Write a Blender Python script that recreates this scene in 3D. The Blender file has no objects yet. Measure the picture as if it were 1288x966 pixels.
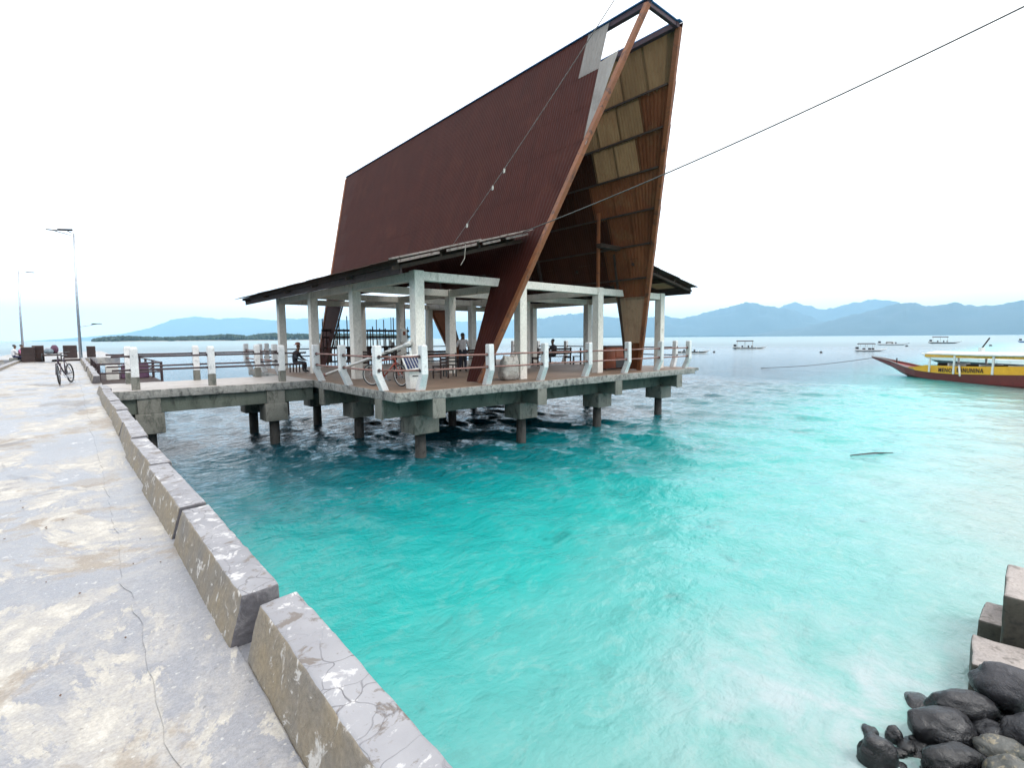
import bpy, bmesh, math, random
import numpy as np
from mathutils import Vector, Matrix, noise as mnoise

# ------------------------------------------------------------------ scene, camera, sky, sun
SC = bpy.context.scene
COL = SC.collection
random.seed(7)

YAW, PITCH, ROLL, FPX, EYE = 0.7183, 0.09118, -0.0068, 632.9, 1.45
fwd = Vector((math.sin(YAW)*math.cos(PITCH), math.cos(YAW)*math.cos(PITCH), -math.sin(PITCH)))
rgt = Vector((math.cos(YAW), -math.sin(YAW), 0))
up = rgt.cross(fwd)
c_, s_ = math.cos(ROLL), math.sin(ROLL)
rgt, up = c_*rgt + s_*up, -s_*rgt + c_*up
cam = bpy.data.cameras.new('camera'); camo = bpy.data.objects.new('camera', cam); COL.objects.link(camo)
cam.sensor_width = 36.0; cam.lens = 36.0*FPX/1288.0
cam.clip_start = 0.05; cam.clip_end = 120000
m4 = Matrix.Identity(4)
for i in range(3):
    m4[i][0], m4[i][1], m4[i][2] = rgt[i], up[i], -fwd[i]
m4[2][3] = EYE
camo.matrix_world = m4
SC.camera = camo

SUN_DIR = Vector((0.35, -0.70, 1.0)).normalized()
W = bpy.data.worlds.new('World'); SC.world = W; W.use_nodes = True
nt = W.node_tree; nt.nodes.clear()
wo = nt.nodes.new('ShaderNodeOutputWorld'); bg = nt.nodes.new('ShaderNodeBackground')
sky = nt.nodes.new('ShaderNodeTexSky'); sky.sky_type = 'NISHITA'; sky.sun_disc = False
sky.sun_elevation = math.asin(SUN_DIR.z); sky.sun_rotation = math.atan2(SUN_DIR.x, SUN_DIR.y)
cl = nt.nodes.new('ShaderNodeTexNoise'); cl.inputs['Scale'].default_value = 2.2; cl.inputs['Detail'].default_value = 5
tc = nt.nodes.new('ShaderNodeTexCoord'); nt.links.new(tc.outputs['Generated'], cl.inputs['Vector'])
rp = nt.nodes.new('ShaderNodeValToRGB')
rp.color_ramp.elements[0].position = 0.35; rp.color_ramp.elements[0].color = (9.2, 9.4, 9.7, 1)
rp.color_ramp.elements[1].position = 0.65; rp.color_ramp.elements[1].color = (11.0, 11.0, 11.0, 1)
nt.links.new(cl.outputs['Fac'], rp.inputs['Fac'])
mx = nt.nodes.new('ShaderNodeMix'); mx.data_type = 'RGBA'; mx.inputs[0].default_value = 0.9   # the overcast layer over the clear sky
nt.links.new(sky.outputs['Color'], mx.inputs[6]); nt.links.new(rp.outputs['Color'], mx.inputs[7])
nt.links.new(mx.outputs[2], bg.inputs['Color']); bg.inputs['Strength'].default_value = 0.1
nt.links.new(bg.outputs['Background'], wo.inputs['Surface'])

sl = bpy.data.lights.new('sun', 'SUN'); sl.energy = 1.0; sl.angle = math.radians(18); sl.color = (1.0, 0.96, 0.9)
so = bpy.data.objects.new('sun', sl); COL.objects.link(so)
so.rotation_euler = SUN_DIR.to_track_quat('Z', 'Y').to_euler()

SC.view_settings.view_transform = 'Standard'; SC.view_settings.look = 'None'
SC.view_settings.gamma = 1.0; SC.view_settings.use_curve_mapping = False
SC.view_settings.exposure = 1.12
SC.cycles.max_bounces = 8; SC.cycles.diffuse_bounces = 3; SC.cycles.glossy_bounces = 3
SC.cycles.transmission_bounces = 4; SC.cycles.volume_bounces = 1; SC.cycles.caustics_reflective = False

HAZE_D, HAZE_C = 0.00006, (.45, .75, 1.0)   # pale blue air: density per metre, colour
WZ = -2.2      # sea level; the jetty and the pavilion floor are z = 0

# ------------------------------------------------------------------ materials
class NT:
    def __init__(s, name):
        s.m = bpy.data.materials.new(name); s.m.use_nodes = True
        s.t = s.m.node_tree; s.b = s.t.nodes['Principled BSDF']; s.out = s.t.nodes['Material Output']
    def n(s, typ, **kw):
        nd = s.t.nodes.new(typ)
        for k, v in kw.items():
            if k in nd.inputs: nd.inputs[k].default_value = v
            else: setattr(nd, k, v)
        return nd
    def l(s, a, b): s.t.links.new(a, b)
    def coord(s, kind, scale=(1, 1, 1)):
        if kind == 'world': o = s.n('ShaderNodeNewGeometry').outputs['Position']
        else: o = s.n('ShaderNodeTexCoord').outputs['Object']
        mp = s.n('ShaderNodeMapping'); mp.inputs['Scale'].default_value = scale
        s.l(o, mp.inputs['Vector']); return mp.outputs['Vector']
    def noise(s, vec, scale, detail=5, rough=0.55, dist=0.0):
        n = s.n('ShaderNodeTexNoise'); n.inputs['Scale'].default_value = scale
        n.inputs['Detail'].default_value = detail; n.inputs['Roughness'].default_value = rough
        n.inputs['Distortion'].default_value = dist
        s.l(vec, n.inputs['Vector']); return n.outputs['Fac']
    def ramp(s, fac, stops, interp='LINEAR'):
        r = s.n('ShaderNodeValToRGB'); r.color_ramp.interpolation = interp
        e = r.color_ramp.elements
        while len(e) < len(stops): e.new(0.5)
        for i, (p, c) in enumerate(stops):
            e[i].position = p; e[i].color = tuple(c) + (1,) if len(c) == 3 else c
        s.l(fac, r.inputs['Fac']); return r.outputs['Color']
    def val(s, fac, a, b, lo=0.0, hi=1.0):
        r = s.n('ShaderNodeMapRange'); r.inputs[1].default_value = a; r.inputs[2].default_value = b
        r.inputs[3].default_value = lo; r.inputs[4].default_value = hi
        s.l(fac, r.inputs[0]); return r.outputs[0]
    def mix(s, fac, a, b, blend='MIX'):
        x = s.n('ShaderNodeMix', data_type='RGBA', blend_type=blend)
        for sock, v in ((x.inputs[0], fac), (x.inputs[6], a), (x.inputs[7], b)):
            if isinstance(v, (int, float)): sock.default_value = v
            elif isinstance(v, tuple): sock.default_value = v + (1,) if len(v) == 3 else v
            else: s.l(v, sock)
        return x.outputs[2]
    def math(s, op, a, b=None):
        x = s.n('ShaderNodeMath', operation=op)
        for i, v in enumerate((a, b)):
            if v is None: continue
            if isinstance(v, (int, float)): x.inputs[i].default_value = v
            else: s.l(v, x.inputs[i])
        return x.outputs[0]
    def bump(s, h, strength=0.3, dist=0.02, prev=None):
        b = s.n('ShaderNodeBump'); b.inputs['Strength'].default_value = strength; b.inputs['Distance'].default_value = dist
        s.l(h, b.inputs['Height'])
        if prev is not None: s.l(prev, b.inputs['Normal'])
        s.l(b.outputs['Normal'], s.b.inputs['Normal']); return b.outputs['Normal']
    def done(s, col=None, rough=0.7, metal=0.0, spec=None):
        if col is not None:
            if isinstance(col, tuple): s.b.inputs['Base Color'].default_value = col + (1,)
            else: s.l(col, s.b.inputs['Base Color'])
        if isinstance(rough, (int, float)): s.b.inputs['Roughness'].default_value = rough
        else: s.l(rough, s.b.inputs['Roughness'])
        s.b.inputs['Metallic'].default_value = metal
        if spec is not None: s.b.inputs['Specular IOR Level'].default_value = spec
        return s.m

def weathered(name, c1, c2, stain, scale=3.0, cut=(0.52, 0.66), rough=0.8, kind='world', bump=0.3, zstr=1.0, fine=40, vary=0.0):
    """two-tone base, sharp-edged stains and grain"""
    t = NT(name); v = t.coord(kind, (1, 1, zstr))
    n1 = t.noise(v, scale); n2 = t.noise(v, scale*2.7, 8, 0.65, 0.6); n3 = t.noise(v, fine, 4)
    base = t.mix(t.val(n1, 0.3, 0.7), c1, c2)
    base = t.mix(t.val(n2, cut[0], cut[1]), base, stain)
    g = t.val(n3, 0.3, 0.7, 0.82, 1.15)
    gc = t.n('ShaderNodeCombineColor'); [t.l(g, gc.inputs[i]) for i in range(3)]
    base = t.mix(1.0, base, gc.outputs[0], 'MULTIPLY')
    if vary:
        oi = t.n('ShaderNodeObjectInfo'); hv = t.n('ShaderNodeHueSaturation')
        t.l(t.val(oi.outputs['Random'], 0, 1, 1-vary, 1+vary), hv.inputs['Value']); t.l(base, hv.inputs['Color']); base = hv.outputs[0]
    t.bump(t.math('ADD', n2, t.math('MULTIPLY', n3, 0.35)), bump, 0.02)
    return t.done(base, rough)

def plain(name, c, rough=0.5, metal=0.0, vary=0.25):
    t = NT(name); v = t.coord('object'); n = t.noise(v, 9, 5)
    k = t.mix(t.val(n, 0.3, 0.7), tuple(x*(1-vary) for x in c), tuple(min(1, x*(1+vary)) for x in c))
    t.bump(t.noise(v, 60, 3), 0.08, 0.01)
    return t.done(k, rough, metal)

M = {}
M['white_concrete'] = weathered('white_concrete', (.72, .675, .61), (.60, .56, .505), (.27, .24, .20), 1.6, (.58, .76), zstr=.35, bump=.2)
M['post_concrete'] = weathered('post_concrete', (.68, .675, .665), (.54, .54, .54), (.24, .245, .25), 2.4, (.58, .74), bump=.3)
M['slab_concrete'] = weathered('slab_concrete', (.30, .29, .265), (.19, .185, .175), (.06, .062, .057), 2.2, (.47, .66), zstr=.8, bump=.6, fine=25)
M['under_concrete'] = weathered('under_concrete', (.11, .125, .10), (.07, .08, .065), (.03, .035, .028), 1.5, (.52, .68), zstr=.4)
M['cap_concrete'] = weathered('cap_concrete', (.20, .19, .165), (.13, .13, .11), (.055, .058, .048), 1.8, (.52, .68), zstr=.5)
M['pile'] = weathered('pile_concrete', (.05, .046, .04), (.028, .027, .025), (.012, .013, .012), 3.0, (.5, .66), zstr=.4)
M['floor'] = weathered('pavilion_floor', (.22, .15, .105), (.16, .105, .072), (.10, .07, .05), .9, (.55, .7), rough=.6)
M['bridge_floor'] = weathered('bridge_floor', (.38, .345, .32), (.31, .275, .25), (.17, .15, .13), 1.1, (.56, .7), rough=.55)
M['rust_pipe'] = weathered('rusty_pipe', (.27, .14, .115), (.20, .095, .08), (.10, .055, .045), 4, rough=.6)
M['dark_pipe'] = weathered('dark_pipe', (.055, .03, .034), (.04, .024, .027), (.02, .014, .014), 4, rough=.6)
M['rafter'] = weathered('rafter_steel', (.24, .078, .026), (.175, .058, .02), (.065, .027, .016), 1.5, rough=.6)
M['purlin'] = weathered('purlin_timber', (.05, .028, .017), (.034, .018, .012), (.015, .01, .007), 2)
M['ridge_metal'] = weathered('ridge_metal', (.06, .03, .042), (.045, .024, .032), (.03, .03, .04), 3)
M['ridge_cap'] = plain('ridge_cap_paint', (.05, .14, .30), .45)
M['fascia'] = weathered('fascia_timber', (.042, .024, .021), (.028, .016, .015), (.012, .008, .007), 2)
M['flashing'] = weathered('flashing', (.23, .19, .175), (.16, .13, .115), (.07, .05, .042), 3, (.5, .64))
M['dark_wood'] = weathered('dark_wood', (.045, .02, .015), (.026, .012, .01), (.012, .007, .006), 4)
M['black'] = plain('black_plastic', (.015, .015, .017), .45)
M['steel'] = plain('galvanised_steel', (.42, .44, .47), .4, .6)
M['white_paint'] = weathered('white_paint', (.66, .65, .62), (.56, .55, .52), (.33, .30, .27), 4, (.62, .8), rough=.45, kind='object')
M['orange_wood'] = weathered('orange_wood', (.21, .048, .013), (.15, .034, .01), (.07, .018, .008), 2, (.58, .7), rough=.5)
M['sack'] = weathered('woven_sack', (.42, .40, .365), (.31, .295, .27), (.18, .17, .155), 5, rough=.85, bump=.6)

def sheet_mat(name, c1, c2, rusty, trans=0.0, vary=.22):
    t = NT(name); v = t.coord('world', (1, 1, .18)); v2 = t.coord('world')
    n1 = t.noise(v, 2.2, 6); n2 = t.noise(v2, .8, 7, .65, .5); n3 = t.noise(v, 14, 5)
    base = t.mix(t.val(n1, .3, .7), c1, c2)
    base = t.mix(t.val(n2, .55, .78, 0, .75), base, rusty)
    base = t.mix(t.val(n3, .55, .8, 0, .5), base, tuple(x*.55 for x in c2))
    oi = t.n('ShaderNodeObjectInfo'); hv = t.n('ShaderNodeHueSaturation')
    t.l(t.val(oi.outputs['Random'], 0, 1, 1-vary, 1+vary), hv.inputs['Value']); t.l(base, hv.inputs['Color'])
    t.bump(n3, .15, .01)
    t.done(hv.outputs[0], .66, 0, .12)
    if trans:
        tr = t.n('ShaderNodeBsdfTranslucent'); t.l(hv.outputs[0], tr.inputs['Color'])
        ms = t.n('ShaderNodeMixShader'); ms.inputs[0].default_value = trans
        t.l(t.b.outputs[0], ms.inputs[1]); t.l(tr.outputs[0], ms.inputs[2]); t.l(ms.outputs[0], t.out.inputs['Surface'])
    return t.m
M['sheet'] = sheet_mat('maroon_sheet', (.052, .0115, .0078), (.038, .0086, .0064), (.072, .0195, .011), vary=.02)
M['sheet_in'] = sheet_mat('brown_sheet', (.175, .062, .027), (.125, .042, .019), (.175, .10, .05), .06, .3)
M['sheet_shade'] = sheet_mat('shaded_brown_sheet', (.066, .022, .011), (.045, .0145, .008), (.03, .012, .007), .0, .25)  # brown sheet darkened: shade inside the gable put into the colour
M['sheet_tan'] = sheet_mat('tan_fibreglass_sheet', (.215, .138, .072), (.165, .10, .052), (.15, .068, .03), .25)
M['sheet_grey'] = sheet_mat('grey_fibreglass_sheet', (.34, .31, .29), (.27, .245, .23), (.17, .15, .14), .3)
M['sheet_leg'] = sheet_mat('pale_leg_sheet', (.30, .20, .13), (.24, .155, .10), (.16, .09, .05), .25)
M['skirt'] = sheet_mat('skirt_sheet', (.042, .022, .016), (.03, .016, .012), (.075, .048, .026), .04, .35)
M['skirt_tan'] = sheet_mat('skirt_tan_sheet', (.13, .10, .055), (.095, .072, .04), (.055, .038, .02), .2, .3)

# jetty paving: grey-lilac cement, cream sand film, pale worn spots
def jetty_mat():
    t = NT('jetty_concrete'); v = t.coord('world'); vs = t.coord('world', (1, .6, 1))
    a = t.noise(v, .5, 6, .6, .4); b = t.noise(vs, 1.0, 12, .72, .5); c = t.noise(v, 4.5, 10, .72, .4); d = t.noise(v, 70, 5, .7); e = t.noise(v, .28, 3); f = t.noise(v, 22, 6, .7)
    base = t.mix(t.val(a, .3, .7), (.262, .262, .28), (.185, .188, .21))
    base = t.mix(t.val(c, .35, .65, 0, .5), base, (.245, .24, .25))
    base = t.mix(t.val(b, .512, .526), base, (.40, .37, .325))
    base = t.mix(t.math('MULTIPLY', t.val(b, .53, .56), t.val(c, .5, .62, 0, .8)), base, (.50, .47, .425))
    base = t.mix(t.math('MULTIPLY', t.val(b, .44, .50), t.val(c, .56, .44, 0, .8)), base, (.31, .295, .285))
    base = t.mix(t.math('MULTIPLY', t.val(c, .60, .63), t.val(b, .5, .46)), base, (.47, .455, .44))
    base = t.mix(t.math('MULTIPLY', t.val(t.noise(v, .7, 8, .64, .4), .545, .575), .75), base, (.235, .192, .15))
    base = t.mix(t.math('MULTIPLY', t.val(t.noise(vs, .62, 9, .66, .8), .43, .40), .55), base, (.135, .138, .155))
    base = t.mix(t.val(f, .63, .70, 0, .65), base, (.10, .095, .095))
    base = t.mix(t.val(t.noise(v, 34, 3), .66, .70, 0, .7), base, (.5, .48, .45))
    # the gutter strip along the kerb keeps more sand
    g = t.val(d, .3, .7, .78, 1.18); gc = t.n('ShaderNodeCombineColor'); [t.l(g, gc.inputs[i]) for i in range(3)]
    base = t.mix(1.0, base, gc.outputs[0], 'MULTIPLY')
    t.bump(t.math('ADD', t.math('MULTIPLY', b, 1.2), t.math('ADD', t.math('MULTIPLY', d, .3), t.math('MULTIPLY', f, .5))), .5, .02)
    return t.done(base, t.val(b, .48, .55, .36, .7))
M['jetty'] = jetty_mat()
def gutter_mat():
    t = NT('gutter_concrete'); v = t.coord('world')
    a = t.noise(v, 1.1, 6, .6, .5); c = t.noise(v, 3.4, 8, .7, .6); d = t.noise(v, 55, 4)
    base = t.mix(t.val(a, .44, .56), (.18, .178, .195), (.285, .25, .21))
    base = t.mix(t.val(c, .6, .66), base, (.40, .385, .37))
    base = t.mix(t.val(c, .42, .36), base, (.15, .138, .135))
    f = t.noise(v, 24, 6, .7); base = t.mix(t.val(f, .62, .7, 0, .6), base, (.09, .085, .08)); base = t.mix(t.val(d, .6, .7, 0, .4), base, (.42, .40, .37))
    t.bump(t.math('ADD', c, t.math('ADD', t.math('MULTIPLY', f, .5), t.math('MULTIPLY', d, .3))), .5, .02)
    return t.done(base, .7)
M['gutter'] = gutter_mat()
def kerb_top_mat():
    t = NT('kerb_top_cement'); v = t.coord('world'); o = t.coord('object')
    a = t.noise(v, 2.0, 6); c = t.noise(v, 7.5, 8, .7, .5); d = t.noise(v, 60, 4)
    vor = t.n('ShaderNodeTexVoronoi', feature='DISTANCE_TO_EDGE'); vor.inputs['Scale'].default_value = 7.5
    wv = t.n('ShaderNodeVectorMath', operation='ADD')
    nz = t.n('ShaderNodeTexNoise'); nz.inputs['Scale'].default_value = 5; t.l(v, nz.inputs['Vector'])
    sc = t.n('ShaderNodeVectorMath', operation='SCALE'); sc.inputs['Scale'].default_value = .16; t.l(nz.outputs['Color'], sc.inputs[0])
    t.l(v, wv.inputs[0]); t.l(sc.outputs[0], wv.inputs[1]); t.l(wv.outputs[0], vor.inputs['Vector'])
    crack = t.val(vor.outputs['Distance'], .003, .020, 1, 0)
    base = t.mix(t.val(a, .35, .65), (.205, .202, .216), (.285, .28, .292))
    base = t.mix(t.val(c, .56, .62), base, (.50, .485, .48))
    base = t.mix(t.val(c, .445, .39), base, (.15, .128, .115))
    base = t.mix(t.math('MULTIPLY', crack, t.val(t.noise(v, 1.3, 3), .46, .60)), base, (.075, .068, .075))
    t.bump(t.math('SUBTRACT', t.math('ADD', c, t.math('MULTIPLY', d, .3)), t.math('MULTIPLY', crack, .8)), .4, .012)
    return t.done(base, .75)
M['kerb_top'] = kerb_top_mat()
M['kerb_side'] = weathered('kerb_side_cement', (.24, .19, .125), (.165, .15, .135), (.46, .43, .40), 3.6, (.585, .63), bump=.8)
M['kerb_end'] = weathered('kerb_end_shaded', (.095, .088, .095), (.07, .066, .074), (.16, .152, .158), 4, (.56, .66), bump=.5)  # end faces darker: shade of the gaps put into the colour
M['sea_wall'] = weathered('sea_wall', (.26, .25, .23), (.18, .18, .16), (.08, .09, .07), 2)

def water_mat():
    t = NT('sea_water'); geo = t.n('ShaderNodeNewGeometry').outputs['Position']
    sp = t.n('ShaderNodeSeparateXYZ'); t.l(geo, sp.inputs[0])
    v = t.coord('world')
    # depth runs off the shore (the shore lies along X near y = 0, deepening with y), broken up by the sand bars
    wob = t.noise(v, .16, 4, .6, .5)
    dep = t.math('ADD', t.math('SUBTRACT', sp.outputs['Y'], t.math('MULTIPLY', t.math('MAXIMUM', t.math('SUBTRACT', sp.outputs['X'], 9.0), 0), .065)), t.val(wob, .25, .75, -1.6, 1.6))
    dn = t.val(dep, 0, 40)
    col = t.ramp(dn, [(0.0, (.225, .325, .30)), (.05, (.145, .335, .315)), (.09, (.07, .325, .305)), (.135, (.020, .315, .29)),
                      (.20, (.004, .25, .24)), (.28, (.002, .13, .145)), (.36, (.0015, .060, .080)), (.5, (.002, .030, .048)), (1.0, (.004, .045, .075))])
    # seagrass and stones seen as dim patches through the shallows
    pt = t.noise(v, .75, 5, .6, .3)
    col = t.mix(t.math('MULTIPLY', t.val(pt, .62, .74), .5), col, (.01, .09, .09))
    mo = t.noise(t.coord('world', (1, 1.7, 1)), 1.9, 8, .68, .7)
    col = t.mix(t.math('MULTIPLY', t.val(mo, .52, .62), t.val(dep, 1, 7, .2, .07)), col, (.34, .40, .37))
    col = t.mix(t.math('MULTIPLY', t.val(mo, .44, .36), t.val(dep, 1, 7, .24, .12)), col, (.06, .17, .155))
    # milky suspended sand by the rocks
    dx = t.math('SUBTRACT', sp.outputs['X'], 5.4); dy = t.math('SUBTRACT', sp.outputs['Y'], 1.0)
    rr = t.math('SQRT', t.math('ADD', t.math('MULTIPLY', dx, dx), t.math('MULTIPLY', dy, dy)))
    fo = t.math('MULTIPLY', t.val(rr, .4, 2.6, 1, 0), t.val(t.noise(v, 1.6, 6, .6, .8), .35, .65))
    col = t.mix(t.math('MULTIPLY', fo, .9), col, (.36, .39, .405))
    t.b.inputs['IOR'].default_value = 1.33
    h1 = t.noise(t.coord('world', (1.0, 1.6, 1)), 1.5, 4, .55, .3)
    h2 = t.noise(t.coord('world', (1.3, 1.0, 1)), 6.0, 6, .62, .4)
    h3 = t.noise(v, .22, 3, .5)
    # wavelets flatten out with distance from the shore (calm lee water)
    r2 = t.math('SQRT', t.math('ADD', t.math('MULTIPLY', sp.outputs['X'], sp.outputs['X']), t.math('MULTIPLY', sp.outputs['Y'], sp.outputs['Y'])))
    k = t.math('MULTIPLY', t.val(r2, 25, 220, 1, .3), t.val(dep, 2, 11, .5, 1))
    n = t.bump(t.math('MULTIPLY', h3, k), .5, .5)
    n = t.bump(t.math('MULTIPLY', h1, k), .7, .18, n)
    t.bump(t.math('MULTIPLY', h2, k), .65, .05, n)
    col = t.mix(t.val(r2, 60, 400), col, (.11, .20, .22))  # far sea paled: sky reflection painted into the body colour
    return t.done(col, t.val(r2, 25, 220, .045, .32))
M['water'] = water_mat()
M['rock'] = weathered('wet_rock', (.027, .026, .031), (.012, .012, .015), (.062, .060, .064), 5, (.54, .70), rough=.36, bump=.8, vary=.55)
def wet_line(m):
    t = m.node_tree; b = t.nodes['Principled BSDF']; src = b.inputs['Base Color'].links[0].from_socket
    g = t.nodes.new('ShaderNodeNewGeometry'); sp = t.nodes.new('ShaderNodeSeparateXYZ'); t.links.new(g.outputs['Position'], sp.inputs[0])
    nz = t.nodes.new('ShaderNodeTexNoise'); nz.inputs['Scale'].default_value = 6; t.links.new(g.outputs['Position'], nz.inputs['Vector'])
    ad = t.nodes.new('ShaderNodeMath'); ad.operation = 'MULTIPLY_ADD'; ad.inputs[1].default_value = .16; t.links.new(nz.outputs['Fac'], ad.inputs[0]); t.links.new(sp.outputs['Z'], ad.inputs[2])
    mr = t.nodes.new('ShaderNodeMapRange'); mr.inputs[1].default_value = -1.98; mr.inputs[2].default_value = -1.76; t.links.new(ad.outputs[0], mr.inputs[0])
    mx = t.nodes.new('ShaderNodeMix'); mx.data_type = 'RGBA'; mx.blend_type = 'MULTIPLY'; mx.inputs[0].default_value = 1
    rr = t.nodes.new('ShaderNodeValToRGB'); rr.color_ramp.elements[0].color = (.34, .36, .36, 1); rr.color_ramp.elements[1].color = (1, 1, 1, 1)
    t.links.new(mr.outputs[0], rr.inputs['Fac']); t.links.new(src, mx.inputs[6]); t.links.new(rr.outputs['Color'], mx.inputs[7]); t.links.new(mx.outputs[2], b.inputs['Base Color'])
    m2 = t.nodes.new('ShaderNodeMapRange'); m2.inputs[3].default_value = .14; m2.inputs[4].default_value = .5; t.links.new(mr.outputs[0], m2.inputs[0]); t.links.new(m2.outputs[0], b.inputs['Roughness'])
wet_line(M['rock'])
M['rock_pale'] = weathered('pale_rock', (.10, .10, .09), (.05, .053, .05), (.21, .18, .125), 6, (.54, .62), rough=.5, bump=.6)
M['rock_dark_block'] = weathered('dark_block_face', (.055, .05, .038), (.034, .032, .025), (.016, .016, .013), 3, rough=.6)  # dark sides of the blocks, under paler tops
M['block_top'] = weathered('block_top', (.34, .30, .275), (.27, .24, .225), (.16, .14, .125), 3)

# ------------------------------------------------------------------ mesh helpers
class MB:
    def __init__(s): s.v = []; s.f = []; s.mi = []
    def face(s, pts, mi=0):
        b = len(s.v); s.v += [tuple(p) for p in pts]; s.f.append(tuple(range(b, b+len(pts)))); s.mi.append(mi)
    def hexa(s, p, mi=0):          # 8 points: bottom ring 0-3 (counter-clockwise from above), top ring 4-7
        b = len(s.v); s.v += [tuple(x) for x in p]
        for q in ((3, 2, 1, 0), (4, 5, 6, 7), (0, 1, 5, 4), (1, 2, 6, 5), (2, 3, 7, 6), (3, 0, 4, 7)):
            s.f.append(tuple(b+i for i in q)); s.mi.append(mi)
        return s
    def box(s, lo, hi, mi=0):
        (a, b, c), (d, e, f) = lo, hi
        return s.hexa([(a, b, c), (d, b, c), (d, e, c), (a, e, c), (a, b, f), (d, b, f), (d, e, f), (a, e, f)], mi)
    def bar(s, p, q, w, h, mi=0, upv=(0, 0, 1)):   # rectangular bar from p to q
        p, q = Vector(p), Vector(q); d = (q-p).normalized(); u = Vector(upv)
        if abs(d.dot(u)) > .98: u = Vector((0, 1, 0))
        r = d.cross(u).normalized()*(w/2); t = r.cross(d).normalized()*(h/2)
        return s.hexa([p-r-t, p+r-t, q+r-t, q-r-t, p-r+t, p+r+t, q+r+t, q-r+t], mi)
    def tube(s, pts, r, n=10, mi=0, cap=True):
        pts = [Vector(p) for p in pts]; rs = r if isinstance(r, (list, tuple)) else [r]*len(pts)
        b0 = len(s.v)
        for i, p in enumerate(pts):
            d = (pts[min(i+1, len(pts)-1)]-pts[max(i-1, 0)]).normalized()
            u = Vector((0, 0, 1)) if abs(d.z) < .9 else Vector((0, 1, 0))
            x = d.cross(u).normalized(); y = d.cross(x).normalized()
            for k in range(n):
                a = 2*math.pi*k/n; s.v.append(tuple(p + x*math.cos(a)*rs[i] + y*math.sin(a)*rs[i]))
        for i in range(len(pts)-1):
            for k in range(n):
                a = b0+i*n+k; c = b0+i*n+(k+1) % n
                s.f.append((a, c, c+n, a+n)); s.mi.append(mi)
        if cap:
            s.f.append(tuple(b0+k for k in range(n))); s.mi.append(mi)
            e = b0+(len(pts)-1)*n; s.f.append(tuple(e+k for k in reversed(range(n)))); s.mi.append(mi)
        return s
    def loft(s, rings, mi=0, closed=True, caps=True):
        b0 = len(s.v); n = len(rings[0])
        for r in rings: s.v += [tuple(p) for p in r]
        for i in range(len(rings)-1):
            for k in range(n if closed else n-1):
                a = b0+i*n+k; c = b0+i*n+(k+1) % n
                s.f.append((a, c, c+n, a+n)); s.mi.append(mi)
        if caps and closed:
            s.f.append(tuple(b0+k for k in reversed(range(n)))); s.mi.append(mi)
            e = b0+(len(rings)-1)*n; s.f.append(tuple(e+k for k in range(n))); s.mi.append(mi)
        return s
    def torus(s, c, axis, R, r, n=28, k=8, mi=0):
        c = Vector(c); ax = Vector(axis).normalized(); u = ax.orthogonal().normalized(); w = ax.cross(u)
        b0 = len(s.v)
        for i in range(n):
            a = 2*math.pi*i/n; e = u*math.cos(a)+w*math.sin(a)
            for j in range(k):
                g = 2*math.pi*j/k; s.v.append(tuple(c+e*(R+r*math.cos(g))+ax*r*math.sin(g)))
        for i in range(n):
            for j in range(k):
                s.f.append((b0+i*k+j, b0+((i+1) % n)*k+j, b0+((i+1) % n)*k+(j+1) % k, b0+i*k+(j+1) % k)); s.mi.append(mi)
        return s
    def ball(s, c, r, n=10, mi=0):
        c = Vector(c); rr = r if isinstance(r, (tuple, list)) else (r, r, r); rings = []
        for i in range(1, n):
            t = math.pi*i/n
            rings.append([(c.x+rr[0]*math.sin(t)*math.cos(a), c.y+rr[1]*math.sin(t)*math.sin(a), c.z-rr[2]*math.cos(t)) for a in [2*math.pi*k/(2*n) for k in range(2*n)]])
        return s.loft(rings, mi)
    def mesh(s, name, mats):
        me = bpy.data.meshes.new(name); me.from_pydata(s.v, [], s.f)
        for m in mats: me.materials.append(m)
        for p, i in zip(me.polygons, s.mi): p.material_index = i
        me.update(); return me
    def build(s, name, mats, parent=None, loc=(0, 0, 0), bevel=0.0, smooth=False):
        if not isinstance(mats, (list, tuple)): mats = [mats]
        me = s.mesh(name, mats)
        bm = bmesh.new(); bm.from_mesh(me); bmesh.ops.recalc_face_normals(bm, faces=bm.faces); bm.to_mesh(me); bm.free()
        if smooth:
            me.polygons.foreach_set('use_smooth', [True]*len(me.polygons))
        return link(name, me, parent, loc, bevel)

def link(name, me, parent=None, loc=(0, 0, 0), bevel=0.0):
    o = bpy.data.objects.new(name, me); COL.objects.link(o); o.location = loc
    if parent is not None: o.parent = parent
    if bevel:
        b = o.modifiers.new('bevel', 'BEVEL'); b.width = bevel; b.segments = 2; b.limit_method = 'ANGLE'
    return o

def thing(name, label, cat, loc=(0, 0, 0), rotz=0.0, group=None):
    o = bpy.data.objects.new(name, None); COL.objects.link(o); o.empty_display_size = .2
    o.location = loc; o.rotation_euler = (0, 0, rotz); tag(o, label, cat, group); return o
def tag(o, label, cat, group=None, kind=None):
    if label: o['label'] = label
    if cat: o['category'] = cat
    if group: o['group'] = group
    if kind: o['kind'] = kind
    return o
def setting(o, kind='structure'):
    o['kind'] = kind; return o

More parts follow.
